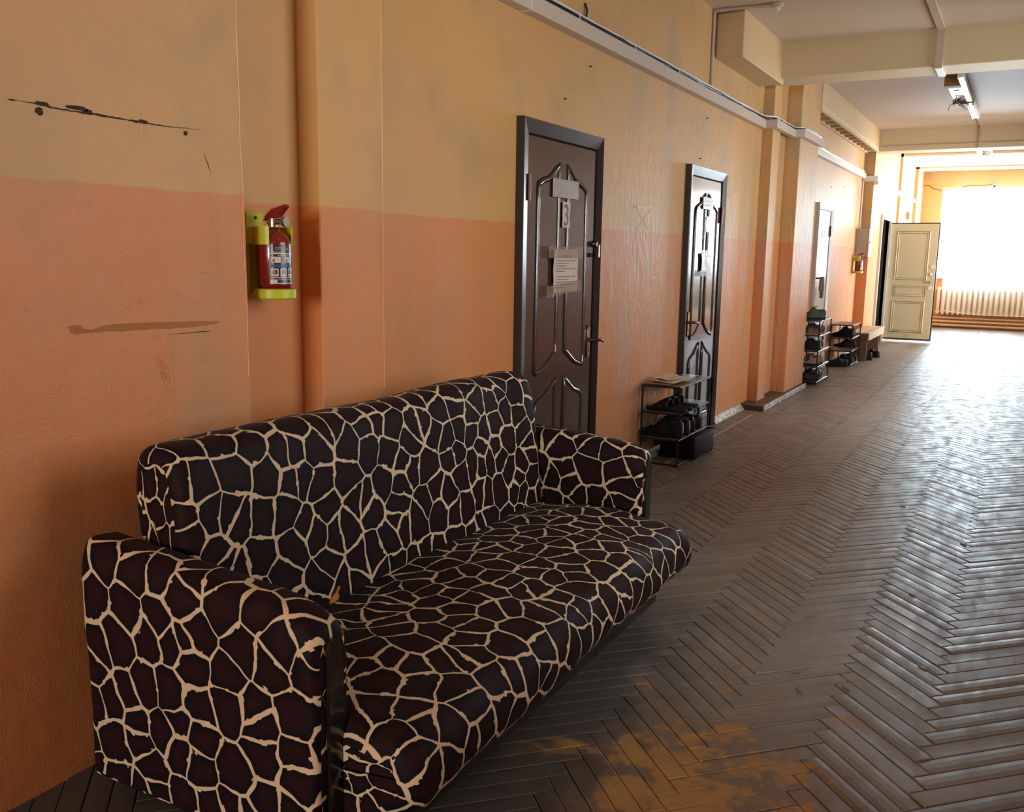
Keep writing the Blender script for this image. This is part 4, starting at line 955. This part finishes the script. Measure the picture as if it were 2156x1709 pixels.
def slide_proto():
    e = thing('slipper', 'x', 'slipper', (0, 0, 0))
    out = [(0.285*t, 0.044*(0.75+0.35*math.sin(PI*t))*(1 if t < 0.88 else math.sqrt(max(0.05, 1-((t-0.88)/0.125)**2)))) for t in [i/14 for i in range(15)]]
    MB().prism(out+[(x, -w) for x, w in reversed(out)], 'z', 0.0, 0.024).build('sole', 'sole_b', e, smooth_deg=30)
    vs = []; fs = []
    xs_ = [0.115, 0.14, 0.165, 0.20, 0.235]; hs = [0.085, 0.095, 0.082, 0.060, 0.042]
    for x, h in zip(xs_, hs):
        for k in range(11):
            a = PI*k/10; vs.append((x, 0.050*math.cos(a), 0.015+(h-0.015)*math.sin(a)**0.7))
    for i in range(4):
        for k in range(10): fs.append((i*11+k, i*11+k+1, (i+1)*11+k+1, (i+1)*11+k))
    o = MB().add(vs, fs).build('band', 'shoe_b', e, smooth_deg=60)
    md = o.modifiers.new('thick', 'SOLIDIFY'); md.thickness = 0.005
    return e
PROTO = {'slide': slide_proto(), 'black': shoe_proto('shoe_b', 'sole_b', 'lace', 1.05), 'navy': shoe_proto('shoe_n', 'sole_b', 'lace_w', 1.1),
         'brown': shoe_proto('shoe_br', 'sole_t', 'lace', 1.05), 'tan': shoe_proto('shoe_t', 'sole_b', 'shoe_b', 1.05, 'strap'), 'green': shoe_proto('shoe_g', 'sole_b', 'shoe_g', 1.0, 'plain'),
         'white': shoe_proto('shoe_b', 'sole_w', 'lace_w', 1.0)}
used = set()
def put_shoe(kind, loc, rz, label, group, scale=(1, 1, 1), rx=0.0):
    o = PROTO[kind] if kind not in used else copy_tree(PROTO[kind]); used.add(kind)
    o.location = loc; o.rotation_euler = (rx, 0, rz); o.scale = scale
    tag(o, label, None, group)
T = PI  # toe towards the wall
g1 = 'footwear on the rack between the brown doors'
put_shoe('slide', (0.330, 5.862, 0.372), T, 'black slip-on slipper at the near end of the middle shelf under the newspapers', g1)
put_shoe('slide', (0.334, 5.978, 0.372), T+0.03, 'second black slip-on slipper on the middle shelf under the newspapers', g1)
put_shoe('slide', (0.325, 6.098, 0.372), T-0.05, 'black slip-on slipper farthest along the middle shelf under the newspapers', g1)
put_shoe('navy', (0.300, 5.885, 0.192), T+0.03, 'black sneaker nearest on the bottom shelf above the black bag', g1, (1.06, 1.1, 1.1))
put_shoe('navy', (0.305, 6.010, 0.192), T-0.04, 'second black sneaker on the bottom shelf above the black bag', g1, (1.06, 1.1, 1.05))
put_shoe('black', (0.300, 6.150, 0.192), T+0.08, 'low black lace-up shoe third along the bottom shelf above the black bag', g1)
put_shoe('black', (0.300, 6.290, 0.192), T-0.02, 'low black lace-up shoe farthest on the bottom shelf above the black bag', g1)
g2 = 'footwear on the tall five-tier rack'
put_shoe('green', (0.325, 10.64, 0.730), T+0.25, 'dark green cloth shoe on top of the tall five-tier rack', g2, (1.05, 1.2, 1.25))
names = ['bottom', 'second lowest', 'middle', 'second highest']
for i, (z, k1, k2) in enumerate(((0.040, 'black', 'brown'), (0.215, 'tan', 'tan'), (0.390, 'navy', 'white'), (0.563, 'brown', 'brown'))):
    w = {'black': 'black lace-up shoe', 'brown': 'brown leather shoe', 'tan': 'tan shoe with dark strap', 'navy': 'dark navy sneaker', 'white': 'black shoe with a white sole'}
    put_shoe(k1, (0.305, 10.60, z), T+0.04, 'nearer %s on the %s shelf of the tall five-tier rack' % (w[k1], names[i]), g2, (1.0, 1.1, 1.05))
    put_shoe(k2, (0.300, 10.78, z), T-0.05, 'farther %s on the %s shelf of the tall five-tier rack' % (w[k2], names[i]), g2, (1.0, 1.1, 1.0))
g3 = 'footwear around the low rack and bench'
put_shoe('navy', (0.315, 12.82, 0.372), T+0.05, 'black sneaker nearest on the upper shelf of the low rack by the bench', g3, (1.0, 1.1, 1.1))
put_shoe('navy', (0.310, 12.98, 0.372), T-0.05, 'second black sneaker on the upper shelf of the low rack by the bench', g3, (1.0, 1.1, 1.05))
put_shoe('black', (0.290, 13.22, 0.200), T, 'lone black shoe at the far end of the middle shelf of the low rack', g3)
put_shoe('black', (0.30, 12.60, 0.0), T+0.5, 'black shoe on the floor just before the low rack', g3)
put_shoe('black', (0.31, 12.80, 0.0), T-0.1, 'black shoe on the floor under the low rack, nearest', g3, (1.0, 1.15, 1.15))
put_shoe('navy', (0.31, 12.97, 0.0), T+0.1, 'navy sneaker on the floor under the low rack', g3)
put_shoe('white', (0.33, 13.15, 0.0), T-0.2, 'white-soled shoe on the floor under the low rack', g3)
put_shoe('black', (0.46, 13.62, 0.0), T+0.2, 'black shoe on the floor under the near end of the bench', g3, (1, 1.1, 1.1))
put_shoe('black', (0.50, 14.02, 0.0), T-0.5, 'black shoe on the floor under the middle of the bench', g3)

# ---- bag under the first rack, newspapers on it
bag = thing('storage_bag', 'boxy black fabric bag on the floor under the nearest shoe rack', 'bag', (0.20, 6.3, 0))
m = MB().bbox(0.075, 0.335, 6.06, 6.53, 0.0, 0.160, 0.018, 3)
m.v = [(v[0]+0.006*mnoise.noise(Vector(v)*9), v[1]+0.008*mnoise.noise(Vector(v)*8+Vector((3, 0, 0))), max(0, v[2]+0.005*mnoise.noise(Vector(v)*11))) for v in m.v]
m.build('body', 'bag', bag, smooth_deg=50)
MB().tube([(0.075, 6.06, 0.158), (0.335, 6.06, 0.158), (0.337, 6.53, 0.160), (0.075, 6.53, 0.160)], 0.006, 6, closed=True).build('rim_piping', 'bag', bag, smooth_deg=60)
MB().tube([(0.16, 6.53, 0.10), (0.16, 6.552, 0.085), (0.24, 6.552, 0.085), (0.24, 6.53, 0.10)], 0.007, 6).build('carry_loop', 'bag', bag, smooth_deg=60)
def sheet(name, label, cat, pts, z, mat, amp, seed, droop=None):
    """folded sheet lying on the rack: quad pts (x,y) with a wavy surface and thickness"""
    m = MB(); n = 10; vs = []
    for k in range(2):
        for j in range(n+1):
            for i in range(n+1):
                a, b = i/n, j/n
                p = [(1-a)*(1-b)*pts[0][q]+a*(1-b)*pts[1][q]+a*b*pts[2][q]+(1-a)*b*pts[3][q] for q in (0, 1)]
                zz = z+amp*(0.5+0.8*mnoise.noise(Vector((p[0]*16+seed, p[1]*11, 0))))+0.003*(1-k)
                if droop and p[1] < droop: zz -= (droop-p[1])*1.0; 
                vs.append((p[0], p[1], zz))
    N = (n+1)**2
    for j in range(n):
        for i in range(n):
            a = j*(n+1)+i; q = (a, a+1, a+n+2, a+n+1); m.f += [q, tuple(N+t for t in reversed(q))]; m.uv += [None]*2
    for i in range(n):
        for a, b in ((i, i+1), (n*(n+1)+i+1, n*(n+1)+i), ((i+1)*(n+1), i*(n+1)), (i*(n+1)+n, (i+1)*(n+1)+n)): m.f.append((a, N+a, N+b, b)); m.uv.append(None)
    m.v = vs
    o = m.build(name, mat, None, loc=((pts[0][0]+pts[2][0])/2, (pts[0][1]+pts[2][1])/2, z), smooth_deg=50); return tag(o, label, cat, 'papers on the nearest rack')
zt = 0.556
sheet('kraft_paper', 'brown crumpled paper under the newspapers on the nearest shoe rack', 'paper', [(0.03, 5.80), (0.22, 5.79), (0.25, 6.10), (0.05, 6.14)], zt, 'kraft', 0.006, 1)
sheet('newspaper', 'folded newspaper on top of the nearest shoe rack', 'newspaper', [(0.06, 5.86), (0.24, 5.83), (0.285, 6.16), (0.09, 6.24)], zt+0.010, 'news', 0.010, 5)
sheet('newspaper', 'upper loose newspaper sheet crossing the folded one on the nearest rack', 'newspaper', [(0.05, 5.92), (0.20, 5.85), (0.26, 6.00), (0.10, 6.20)], zt+0.026, 'news', 0.010, 9)
sheet('magazine', 'dark blue magazine at the far end of the nearest rack top', 'magazine', [(0.06, 6.22), (0.22, 6.20), (0.24, 6.42), (0.07, 6.43)], zt, 'blue', 0.002, 13)
hang = MB().prism([(5.84, 0.550), (5.93, 0.552), (5.925, 0.48), (5.905, 0.445), (5.89, 0.47)], 'x', 0.085, 0.0865).build('paper_scrap', 'news', None, loc=(0.085, 5.88, 0.45))
tag(hang, 'torn paper corner hanging below the top of the nearest rack', 'paper', 'papers on the nearest rack')

# ---- bench
be = thing('bench', 'old pale wooden bench with brown panel legs beside the open door', 'bench', (0.30, 14.2, 0))
MB().bbox(0.165, 0.30, 13.42, 14.98, 0.372, 0.392, 0.004, 1).build('seat_board', 'bench', be); MB().bbox(0.303, 0.435, 13.42, 14.98, 0.372, 0.392, 0.004, 1).build('seat_board', 'bench', be)
MB().bbox(0.408, 0.430, 13.43, 14.97, 0.285, 0.372, 0.003, 1).build('apron', 'bench', be); MB().bbox(0.165, 0.185, 13.43, 14.97, 0.285, 0.372, 0.003, 1).build('apron', 'bench', be)
for y in (13.44, 14.62): MB().bbox(0.185, 0.408, y, y+0.03, 0.0, 0.372, 0.003, 1).build('leg', 'benchleg', be)

# ---- gloves on the pale door's handle
gl = thing('work_gloves', 'brown cloth gloves hanging on the handle of the pale door', 'gloves', (0.07, 11.56, 0.9))
for k, (dy, dx) in enumerate(((0.0, 0.0), (0.04, 0.016))):
    m = MB(); y = 11.545+dy; x = 0.082+dx
    m.tube([(x, y, 1.185), (x, y+0.005, 1.14), (x, y+0.012, 1.08), (x, y+0.02, 1.02)], [0.030, 0.034, 0.040, 0.044], 10)
    for i in range(4): m.tube([(x, y-0.014+i*0.022, 1.03), (x+0.006, y-0.016+i*0.026, 0.98), (x, y-0.012+i*0.027, 0.935-0.008*(i in (1, 2)))], [0.014, 0.013, 0.009], 7)
    m.tube([(x, y+0.055, 1.07), (x, y+0.08, 1.03), (x, y+0.085, 0.995)], [0.014, 0.013, 0.009], 7)
    m.v = [((v[0]-x)*0.45+x, v[1], v[2]) for v in m.v]; m.build('glove', 'glove', gl, smooth_deg=60)

# ---- electrical box and conduits
eb = thing('electrical_box', 'grey metal wall cabinet with a pale door above the far extinguisher', 'cabinet', (0.0, 14.56, 1.44))
bo = MB().bbox(0.0, 0.178, 14.42, 14.715, 1.44, 1.85, 0.004, 1).build('body', 'box', eb)
MB().bbox(0.178, 0.192, 14.415, 14.72, 1.435, 1.855, 0.004, 1).build('cabinet_door', 'boxdoor', eb); MB().bbox(0.192, 0.197, 14.45, 14.685, 1.475, 1.815, 0.003, 1).build('door_panel', 'boxdoor', eb); MB().tube([(0.19, 14.44, 1.65), (0.205, 14.44, 1.65)], 0.008, 8).build('latch', 'gap', eb)
for i, y in enumerate((14.60, 14.66)):
    tag(MB().tube([(0.012, y, 1.85), (0.012, y, 2.58)], 0.009, 8).build('conduit', 'pvc', None, loc=(0.012, y, 1.85), smooth_deg=60), ('left' if i == 0 else 'right')+' of two thin pipes rising from the grey wall cabinet', 'conduit', 'pipes above the wall cabinet')

# ================================================================== cable trunking and cables
def trunk(label, segs, mat='pvc'):
    t = thing('cable_trunking', label, 'trunking', (segs[0][0], segs[0][2], segs[0][4]))
    for s in segs: MB().bbox(*s, 0.003, 1).build('duct', mat, t)
    return t
t1 = trunk('long white cable duct along the near wall above the brown doors', [(0.0005, 0.06, 2.83, 4.07, 2.574, 2.652), (0.0, 0.06, 4.07, 5.9, 2.574, 2.652), (0.0, 0.06, 5.9, 8.60, 2.574, 2.650),
      (0.0, 0.16, 8.60, 8.70, 2.578, 2.650), (0.10, 0.16, 8.70, 9.36, 2.578, 2.650), (0.10, 0.25, 9.36, 9.45, 2.578, 2.652), (0.187, 0.25, 9.45, 10.30, 2.580, 2.654)])
MB().bbox(-0.002, 0.064, 4.05, 4.09, 2.570, 2.656, 0.003, 1).build('joint_cover', 'pvc', t1)
trunk('white cable duct above the pale door', [(0.0, 0.055, 10.34, 14.60, 2.580, 2.655)], 'pvcw')
trunk('white cable duct above the open cream door', [(0.0, 0.215, 14.60, 14.72, 2.545, 2.62), (0.15, 0.215, 14.72, 17.64, 2.500, 2.575), (0.19, 0.235, 17.66, 20.2, 2.500, 2.565)], 'pvcw')
def cables(label, path, mats, seed, zoff=0.012, n=60):
    t = thing('cable_bundle', label, 'cables', path[0])
    P = [Vector(p) for p in path]; L = [0]
    for a, b in zip(P, P[1:]): L.append(L[-1]+(b-a).length)
    def at(s):
        for i in range(len(P)-1):
            if s <= L[i+1] or i == len(P)-2: f = (s-L[i])/(L[i+1]-L[i]); return P[i].lerp(P[i+1], min(1, f))
    for k, mt in enumerate(mats):
        q = []
        for i in range(n+1):
            s = L[-1]*i/n; p = at(s)
            q.append((p.x+0.010*mnoise.noise(Vector((s*1.6, k*5+seed, 0)))-0.008+0.006*k, p.y, p.z+zoff+0.008*k*0.6+0.012*abs(mnoise.noise(Vector((s*1.1, k*7+seed, 2))))))
        MB().tube(q, 0.0055, 6).build('cable', mt, t, smooth_deg=60)
    for i in range(1, int(L[-1]/0.8)):
        p = at(i*0.8); MB().tube([(p.x+0.02, p.y, p.z-0.004), (p.x+0.012, p.y+0.004, p.z+0.032), (p.x-0.02, p.y, p.z+0.030)], 0.0025, 5).build('cable_tie', 'cable_w', t)
    return t
cables('dark cables tied on top of the long duct near the ceiling', [(0.04, 3.0, 2.650), (0.04, 8.52, 2.650), (0.13, 8.66, 2.650), (0.13, 9.40, 2.650), (0.215, 9.46, 2.652)], ['cable_b', 'cable_b', 'cable_b', 'cable_w'], 1.0, n=110)
cables('pale shiny cables on the duct across the second pilaster', [(0.22, 9.48, 2.652), (0.22, 10.28, 2.654)], ['cable_w', 'cable_w', 'cable_b'], 4.0, n=20)
cables('pale shiny cables on the duct above the pale door', [(0.03, 10.4, 2.655), (0.03, 14.55, 2.655)], ['cable_w', 'cable_w', 'cable_w'], 7.0, n=60)
cables('pale cables on the duct above the open cream door', [(0.185, 14.75, 2.575), (0.185, 17.5, 2.575)], ['cable_w', 'cable_w'], 9.0, n=30)
tag(MB().tube([(0.012, 7.06, 2.655), (0.012, 7.06, 3.235), (0.03, 7.06, 3.245), (0.20, 7.07, 3.247), (0.46, 7.10, 3.247)], 0.011, 8).build('conduit', 'pvc', None, loc=(0.012, 7.06, 2.655), smooth_deg=60), 'thin pipe climbing from the long duct to the ceiling by the haunch', 'conduit')
sd = thing('smoke_detector', 'small round detector on the ceiling at the end of a thin pipe', 'smoke detector', (0.47, 7.10, 3.25))
MB().lathe([(0, 0.008), (0.045, 0.008), (0.045, -0.010), (0.036, -0.018), (0, -0.018)], (0.47, 7.10, 3.25), 20).build('base', 'pvc', sd, smooth_deg=40); MB().lathe([(0.022, -0.018), (0.020, -0.040), (0, -0.044)], (0.47, 7.10, 3.25), 14).build('sensor', 'lampw', sd, smooth_deg=40)
st = thing('wall_strap', 'short metal strap loop sticking out above the long duct', 'strap', (0, 4.78, 2.66))
MB().tube([(0.0, 4.76, 2.66), (0.02, 4.76, 2.70), (0.022, 4.765, 2.735), (0.006, 4.77, 2.77), (0.0, 4.78, 2.775)], 0.007, 6).build('loop', 'nail', st, smooth_deg=60); MB().bbox(0.0, 0.010, 4.775, 4.815, 2.66, 2.745, 0.003, 1).build('tab', 'pvc', st)

# ceiling duct and lamps
ct = thing('ceiling_trunking', 'narrow painted cable duct along the ceiling crossing the near beam', 'trunking', (1.47, 8.4, 3.26))
MB().box(1.445, 1.50, 2.5, 8.385, 3.237, CEIL).build('duct', 'ceilstrip', ct); MB().box(1.445, 1.50, 8.375, 8.40, 2.945, CEIL).build('duct', 'ceilstrip', ct); MB().box(1.446, 1.499, 8.40, 8.78, 2.946, 2.964).build('duct', 'lampw', ct); MB().box(1.46, 1.50, 8.80, 10.1, 3.24, CEIL).build('duct', 'ceilstrip', ct)
MB().box(1.50, 1.54, 13.1, 14.615, 3.24, CEIL).build('duct', 'ceilstrip', ct); MB().box(1.50, 1.53, 14.60, 14.62, 2.965, 3.25).build('duct', 'ceilstrip', ct)
def lamp(label, y, x=1.50):
    t = thing('ceiling_lamp', label, 'lamp', (x, y, 3.2))
    MB().bbox(x-0.15, x-0.02, y+0.55, y+1.65, 3.19, 3.235, 0.004, 1).build('tray', 'lampw', t)
    MB().bbox(x-0.16, x-0.01, y+0.40, y+0.55, 3.155, CEIL, 0.004, 1).build('end_cap', 'board', t); MB().bbox(x-0.16, x-0.01, y+1.65, y+1.78, 3.155, CEIL, 0.004, 1).build('end_cap', 'board', t)
    MB().bbox(x-0.015, x+0.045, y, y+1.55, 3.165, 3.225, 0.006, 1).build('light_bar', 'lampw', t); MB().bbox(x-0.030, x+0.060, y+1.70, y+2.95, 3.165, 3.225, 0.006, 1).build('light_bar', 'lampw', t)
    for dx in (-0.012, 0.042): MB().tube([(x+dx, y+1.75, 3.158), (x+dx, y+2.90, 3.158)], 0.010, 8).build('lamp_tube', 'pvcw', t, smooth_deg=60)
    m = MB()
    for i in range(5): m.tube([(x-0.10+i*0.02, y+1.3, 3.19), (x-0.12+RND.uniform(-.03, .03), y+1.45, 3.15+RND.uniform(-.02, .01)), (x-0.05+RND.uniform(-.05, .03), y+1.7, 3.13+RND.uniform(-.03, .02)), (x-0.08, y+1.78, 3.18)], 0.004, 5)
    m.tube([(x-0.10, y+1.5, 3.17), (x-0.19, y+1.62, 3.14), (x-0.20, y+1.66, 3.09)], 0.0035, 5); m.build('loose_wires', 'cable_b', t)
    MB().box(x-0.10, x-0.05, y+0.9, y+1.2, 3.185, 3.192).build('ballast', 'label_b', t)
    return t
lamp('broken fluorescent ceiling lamp with loose wires in the second bay', 10.15)
l2 = thing('ceiling_lamp', 'small white spotlight fitting near the far beam', 'lamp', (1.5, 15.9, 3.1))
MB().bbox(1.43, 1.49, 15.06, 16.4, 3.02, 3.06, 0.004, 1).build('light_bar', 'lampw', l2); MB().bbox(1.52, 1.62, 16.2, 16.4, 3.00, 3.12, 0.02, 2).build('head', 'lampw', l2, smooth_deg=40)
MB().tube([(1.46, 15.7, 3.06), (1.46, 15.7, CEIL)], 0.01, 6).build('stem', 'lampw', l2); MB().tube([(1.49, 16.3, 3.04), (1.53, 16.3, 3.05)], 0.012, 6).build('arm', 'gap', l2)
for i, (y, z, x0) in enumerate(((14.605, 3.03, 0.25), (17.635, 3.205, 0.20))):
    tag(MB().tube([(x0, y, z), (1.0, y, z+0.004), (1.5, y, z), (2.9, y, z+0.003)], 0.008, 6).build('ceiling_wire', 'pvc', None, loc=(x0, y, z), smooth_deg=60), ('pale wire run across the face of the far beam', 'pale wire run across the step of the ceiling near the end')[i], 'wire')
rg = MB().tube([(0.24, 18.88+0.06*math.cos(a), 2.43+0.06*math.sin(a)) for a in [2*PI*i/16 for i in range(16)]], 0.014, 6, closed=True); rg.tube([(0.24, 18.88, 2.49), (0.24, 18.87, 2.56)], 0.004, 5)
tag(rg.build('tape_roll', 'pvc', None, loc=(0.24, 18.88, 2.37), smooth_deg=60), 'pale ring hanging under the far end of the duct', 'ring')

# ================================================================== far end: radiator, pipes, curtain, sill things
ra = thing('radiator', 'cream cast-iron radiator under the far window behind the curtain', 'radiator', (1.6, 21.2, 0.28))
sec = None
for i in range(20):
    x = 0.66+i*0.099
    if sec is None:
        m = MB(); m.bbox(x, x+0.062, 21.13, 21.26, 0.275, 0.845, 0.022, 3); m.tube([(x-0.02, 21.19, 0.33), (x+0.085, 21.19, 0.33)], 0.022, 8); m.tube([(x-0.02, 21.19, 0.80), (x+0.085, 21.19, 0.80)], 0.022, 8)
        sec = m.build('section', 'radiator', ra, smooth_deg=50)
    else:
        c = sec.copy(); COL.objects.link(c); c.parent = ra; c.location.x = i*0.099
for z, r, lab in ((0.205, 0.020, 'uppermost heating pipe under the far radiator'), (0.130, 0.026, 'middle heating pipe under the far radiator'), (0.050, 0.028, 'lowest heating pipe just above the floor at the far wall')):
    p = thing('heating_pipe', lab, 'pipe', (1.5, 21.2, z), 'pipes along the far wall')
    MB().tube([(0.21, 21.20, z+0.004), (1.4, 21.20, z), (2.98, 21.20, z-0.003)], r, 10).build('pipe', 'pipe', p, smooth_deg=60)
    for x in (0.78, 2.0): MB().tube([(x, 21.20, z), (x+0.04, 21.20, z)], r*1.25, 10).build('coupling', 'pipe', p, smooth_deg=40)
m = MB(); nx, nz = 150, 10; vs = []
for j in range(nz+1):
    for i in range(nx+1):
        x = 0.74+1.76*i/nx; hem = 0.30+0.08*max(0, 1-(x-0.74)/0.75)**1.6; z = hem+(2.84-hem)*j/nz
        vs.append((x+0.01*math.sin(z*2), 21.03+0.020*math.sin(x*34+0.6*math.sin(z))+0.012*math.sin(x*71), z))
m.add(vs, [(j*(nx+1)+i, j*(nx+1)+i+1, (j+1)*(nx+1)+i+1, (j+1)*(nx+1)+i) for j in range(nz) for i in range(nx)])
cu = thing('sheer_curtain', 'white sheer curtain hanging over the far window and radiator', 'curtain', (1.6, 21.03, 0.3))
m.build('fabric', 'sheer', cu, smooth_deg=180)
MB().tube([vs[i] for i in range(nx+1)], 0.006, 5).build('hem', 'frame_w', cu, smooth_deg=60)
MB().tube([(0.60, 21.03, 2.855), (2.55, 21.03, 2.855)], 0.010, 8).build('curtain_rod', 'frame_w', cu, smooth_deg=60)
for i, (x, h) in enumerate(((0.86, 0.12), (0.97, 0.10), (1.36, 0.09), (1.58, 0.11), (1.80, 0.10))):
    b = thing('bottle', ['leftmost', 'second from the left', 'third from the left', 'fourth from the left', 'rightmost'][i]+' small bottle on the far window sill', 'bottle', (x, 21.36, WZ0+0.002), 'bottles on the far sill')
    MB().lathe([(0, 0), (0.032, 0), (0.034, 0.01), (0.034, h*0.6), (0.014, h*0.8), (0.014, h), (0, h)], (x, 21.36, WZ0+0.002), 14).build('body', 'bottle', b, smooth_deg=40)
    MB().lathe([(0, h), (0.016, h), (0.016, h+0.018), (0, h+0.018)], (x, 21.36, WZ0+0.002), 12).build('cap', 'frame_w', b, smooth_deg=40)
sc_ = thing('security_camera', 'small white camera above the far window', 'camera', (1.53, 21.3, 2.88))
MB().bbox(1.49, 1.57, 21.17, 21.27, 2.86, 2.93, 0.012, 2).build('housing', 'pvcw', sc_, smooth_deg=40); MB().tube([(1.53, 21.17, 2.89), (1.53, 21.15, 2.885)], 0.022, 10).build('lens', 'gap', sc_, smooth_deg=40); MB().tube([(1.53, 21.25, 2.90), (1.53, 21.30, 2.94)], 0.012, 6).build('bracket', 'pvcw', sc_)
tag(MB().tube([(0.22, 21.29, 2.93), (0.30, 21.29, 2.94), (0.36, 21.29, 2.90), (0.42, 21.29, 2.86), (0.50, 21.29, 2.855), (0.545, 21.29, 2.82)], 0.005, 5).build('wire', 'nail', None, loc=(0.22, 21.29, 2.93)), 'thin dark wire drooping beside the far window', 'wire')
tag(MB().tube([(0.95, 21.29, 2.90), (1.15, 21.29, 2.925), (1.35, 21.29, 2.915), (1.50, 21.29, 2.94)], 0.004, 5).build('wire', 'nail', None, loc=(0.95, 21.29, 2.90)), 'thin wire leading to the small camera above the far window', 'wire')
